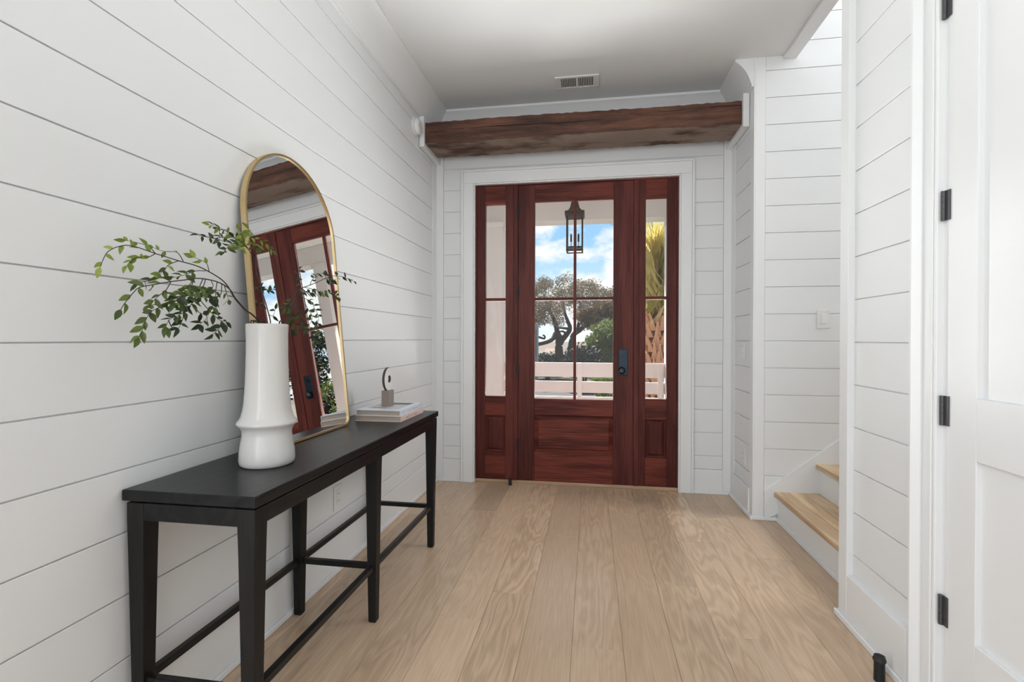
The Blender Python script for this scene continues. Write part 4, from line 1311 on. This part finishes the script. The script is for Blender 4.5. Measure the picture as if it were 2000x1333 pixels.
foliage('crown', cs_, 150, 0.35, 0.085, OAKLEAF, oak, 9, kind='stuff')

def clump_plant(name, centre, centers, per, size, mat, label, cat, seed, stem_r=0.03, aspect=0.45):
    e = empty(name, centre, label, cat)
    b = NB()
    for k in range(3):
        tube(b, [Vector(centre) + Vector((0.04*(k - 1), 0, 0)), Vector(centre) + Vector((0.1*(k - 1), 0.05*k, max(0.3, (centers[0][2] - centre[2])*0.7)))], [stem_r, stem_r*0.4], 6)
    obj('stem', b, BARK, e)
    foliage('foliage', centers, per, 0.2, size, mat, e, seed, kind='stuff', aspect=aspect)
    return e
def blob(px0, px1, top, bottom, Y, n, seed, rr, dy=0.4):
    r = random.Random(seed)
    out = []
    while len(out) < n:
        x = r.uniform(px0, px1)
        ty = top(x) if callable(top) else top
        if ty >= bottom:
            continue
        y = r.uniform(ty, bottom)
        p = atY(x, y, Y + r.uniform(-dy, dy))
        out.append((p.x, p.y, p.z, rr*r.uniform(0.7, 1.2)))
    return out
def on_ground(px, Y):
    p = atY(px, 700, Y)
    return (p.x, Y, GZ)
clump_plant('shrub', on_ground(1180, 16.2), blob(1150, 1216, lambda x: 634 + abs(x - 1186)**1.45*0.16, 720, 16.2, 90, 3, 0.26), 90, 0.13, BUSHLEAF, 'upright green sunlit shrub behind the railing at the right of the glass', 'shrub', 21)
clump_plant('shrub', on_ground(1140, 14.4), blob(1112, 1164, lambda x: 682 + abs(x - 1140)*0.35, 725, 14.4, 50, 4, 0.24), 90, 0.11, HEDGE, 'low dark shrub between the oak trunk and the green shrub', 'shrub', 22)
clump_plant('hedge', on_ground(1070, 18.0), blob(1035, 1112, lambda x: 697 + 4*math.sin(x*0.4), 728, 18.0, 60, 6, 0.22), 90, 0.10, HEDGE, 'low dark hedge under the oak, left of its trunk', 'hedge', 23)
clump_plant('tree', on_ground(1235, 18.2), blob(1140, 1262, lambda x: 588 + max(0, 1190 - x)*0.5, 632, 18.2, 70, 8, 0.30), 80, 0.15, RUSTLEAF, 'rusty brown tree hanging over the green shrub', 'tree', 24, 0.12)
clump_plant('shrub', on_ground(1178, 9.8), blob(1160, 1196, 738, 776, 9.8, 26, 10, 0.08, 0.2), 45, 0.055, BUSHLEAF, 'small sunlit shrub seen through the railing gaps', 'shrub', 25, 0.008)
# a row of evergreens to the right of the view, which the leaning mirror looks at
for k, (x, y, h) in enumerate(((3.6, 13.5, 2.6), (5.6, 15.0, 3.2), (8.2, 16.0, 3.0), (-3.6, 14.0, 2.0))):
    r = random.Random(40 + k)
    cl = [(x + r.gauss(0, .55), y + r.gauss(0, .5), GZ + 0.4 + r.random()*h, 0.34) for _ in range(55)]
    cl.sort(key=lambda q: -q[2])
    clump_plant('evergreen', (x, y, GZ), cl, 70, 0.17, BUSHLEAF if k % 2 else HEDGE, ('dark evergreen behind the palm, nearest the porch corner', 'tall green evergreen behind the palm, further back', 'dark evergreen at the far end of the row behind the palm', 'green evergreen hidden behind the wide porch column')[k], 'tree', 60 + k, 0.06)

# cabbage palm by the porch corner
PC = atY(1279, 700, 7.6)
PX, PYc = PC.x + 0.02, 7.6
pm = empty('palm_tree', (PX, PYc, GZ), 'cabbage palm with drooping yellow-green fronds beside the porch column', 'palm')
b = NB()
tube(b, [(PX, PYc, GZ), (PX + 0.01, PYc, 0.8), (PX, PYc, 1.75)], [0.165, 0.150, 0.13], 16)
obj('trunk', b, PALMTRUNK, pm, smooth=True)
rp = random.Random(17)
bmeshes = []
for k in range(3):
    v = [(-0.045, -0.012, 0), (0.045, -0.012, 0), (0.020, -0.055, 0.14), (-0.020, -0.055, 0.14), (-0.012, -0.095, 0.22), (0.012, -0.095, 0.22),
         (-0.045, 0.012, 0), (0.045, 0.012, 0), (0.022, -0.030, 0.145), (-0.022, -0.030, 0.145), (-0.010, -0.085, 0.225), (0.010, -0.085, 0.225)]
    f = [(0, 1, 2, 3), (3, 2, 5, 4), (7, 6, 9, 8), (8, 9, 10, 11), (1, 7, 8, 2), (2, 8, 11, 5), (6, 0, 3, 9), (9, 3, 4, 10), (4, 5, 11, 10), (6, 7, 1, 0)]
    me = bpy.data.meshes.new('leaf_base')
    me.from_pydata(v, [], f)
    me.materials.append(PALMBARK)
    bmeshes.append(me)
row = 0
z = GZ + 0.25
while z < 1.5:
    for k in range(9):
        a = 2*PI*(k + 0.5*(row % 2))/9 + rp.uniform(-.08, .08)
        rad = 0.150 - 0.01*(z/1.5)
        o = bpy.data.objects.new('leaf_base', rp.choice(bmeshes))
        COL.objects.link(o)
        o.parent = pm
        o.location = Vector((PX + rad*math.sin(a), PYc - rad*math.cos(a), z)) - WLOC[pm]
        o.rotation_euler = (rp.uniform(-.12, .12), rp.uniform(-.25, .25), a)
        s = rp.uniform(0.9, 1.2)
        o.scale = (s, s, s*rp.uniform(0.8, 1.15))
    z += 0.105
    row += 1
def frond_mesh(seed):
    r = random.Random(seed)
    v, f = [], []
    # stalk (two-sided strip) then a fan of drooping blades
    for k in range(17):
        a = (k - 8)/8*0.42
        L = 0.85*(1 - 0.25*abs(a))*r.uniform(0.85, 1.1)
        w0 = 0.017
        d = Vector((math.sin(a), math.cos(a), 0))
        s = Vector((math.cos(a), -math.sin(a), 0))
        i = len(v)
        n = 6
        for j in range(n + 1):
            t = j/n
            c = Vector((0, 0.55, 0)) + d*L*t + Vector((0, 0, -0.40*t*t*t - 0.04*t))
            ww = w0*(1 - t)**0.6*(0.5 + t if t < .5 else 1)
            v += [c - s*ww, c + Vector((0, 0, ww*0.7)), c + s*ww]
        for j in range(n):
            q = i + j*3
            f += [(q, q + 1, q + 4, q + 3), (q + 1, q + 2, q + 5, q + 4)]
    i = len(v)
    v += [(-0.016, 0, 0), (0.016, 0, 0), (0.008, 0.6, 0), (-0.008, 0.6, 0), (0, 0, 0.014), (0, 0.6, 0.012)]
    f += [(i, i + 1, i + 2, i + 3), (i, i + 4, i + 5, i + 3), (i + 4, i + 1, i + 2, i + 5)]
    me = bpy.data.meshes.new('frond')
    me.from_pydata(v, [], f)
    me.materials.append(FROND)
    return me
FM = [frond_mesh(s) for s in (1, 2, 3)]
for k in range(40):
    a = k*2.39996
    up = k < 13
    tilt = (rp.uniform(1.38, 1.62) if up else rp.uniform(-1.50, -1.05))      # young spears upright, old fronds hanging along the trunk
    o = bpy.data.objects.new('frond', rp.choice(FM))
    COL.objects.link(o)
    o.parent = pm
    zc = rp.uniform(1.6, 2.0) if up else 2.95 - 0.62*((k - 13)/27) + rp.uniform(-.08, .08)
    o.location = Vector((PX + 0.05*math.sin(-a), PYc + 0.05*math.cos(a), zc)) - WLOC[pm]
    o.rotation_euler = (tilt, rp.uniform(-.12, .12) if up else rp.uniform(-.3, .3), a)
    s = rp.uniform(0.80, 1.05)*(1.0 if up else 0.85)
    o.scale = (s, s, s)

# things at the shore
gp = empty('grey_post', on_ground(1048, 15.0), 'slim grey post standing at the left edge of the door glass', 'post')
x, y, zt = on_ground(1048, 15.0)[0], 15.0, atY(1048, 632, 15.0).z
obj('shaft', B(x - 0.055, x + 0.055, y - 0.055, y + 0.055, GZ, zt), GREYP, gp, bevel=0.004)
obj('slot', B(x - 0.018, x - 0.002, y - 0.057, y - 0.0551, zt - 1.0, zt - 0.2), DARKSLOT, gp)
YH = 52.0
p0, p1 = atY(1063, 682, YH), atY(1084, 682, YH)
bh = empty('boathouse', ((p0.x + p1.x)/2, YH, GZ), 'small tan-roofed white boathouse at the marsh edge', 'building')
zr0, zr1 = atY(1070, 691, YH).z, atY(1070, 681, YH).z
obj('wall', B(p0.x, p1.x, YH, YH + 1.5, GZ, zr0), WHITEB, bh)
b = NB()
hexa(b, [(p0.x - .1, YH - .1, zr0), (p1.x + .1, YH - .1, zr0), (p1.x - .1, YH + .7, zr1), (p0.x + .1, YH + .7, zr1)], [(p0.x - .1, YH + 1.6, zr0), (p1.x + .1, YH + 1.6, zr0), (p1.x - .1, YH + .9, zr1), (p0.x + .1, YH + .9, zr1)])
obj('roof', b, TANROOF, bh)
q0, q1 = atY(1050, 690, YH - 3), atY(1092, 690, YH - 3)
fn = empty('dock_fence', ((q0.x + q1.x)/2, YH - 3, GZ), 'white dock fence before the boathouse', 'fence')
for k in range(11):
    x = q0.x + (q1.x - q0.x)*k/10
    obj('picket', B(x - 0.06, x + 0.06, YH - 3.05, YH - 2.95, GZ, atY(1070, 690, YH - 3).z), WHITEB, fn)
for y in (697, 691):
    z = atY(1070, y, YH - 3).z
    obj('rail', B(q0.x, q1.x, YH - 3.1, YH - 3.051, z - 0.06, z + 0.06), WHITEB, fn)
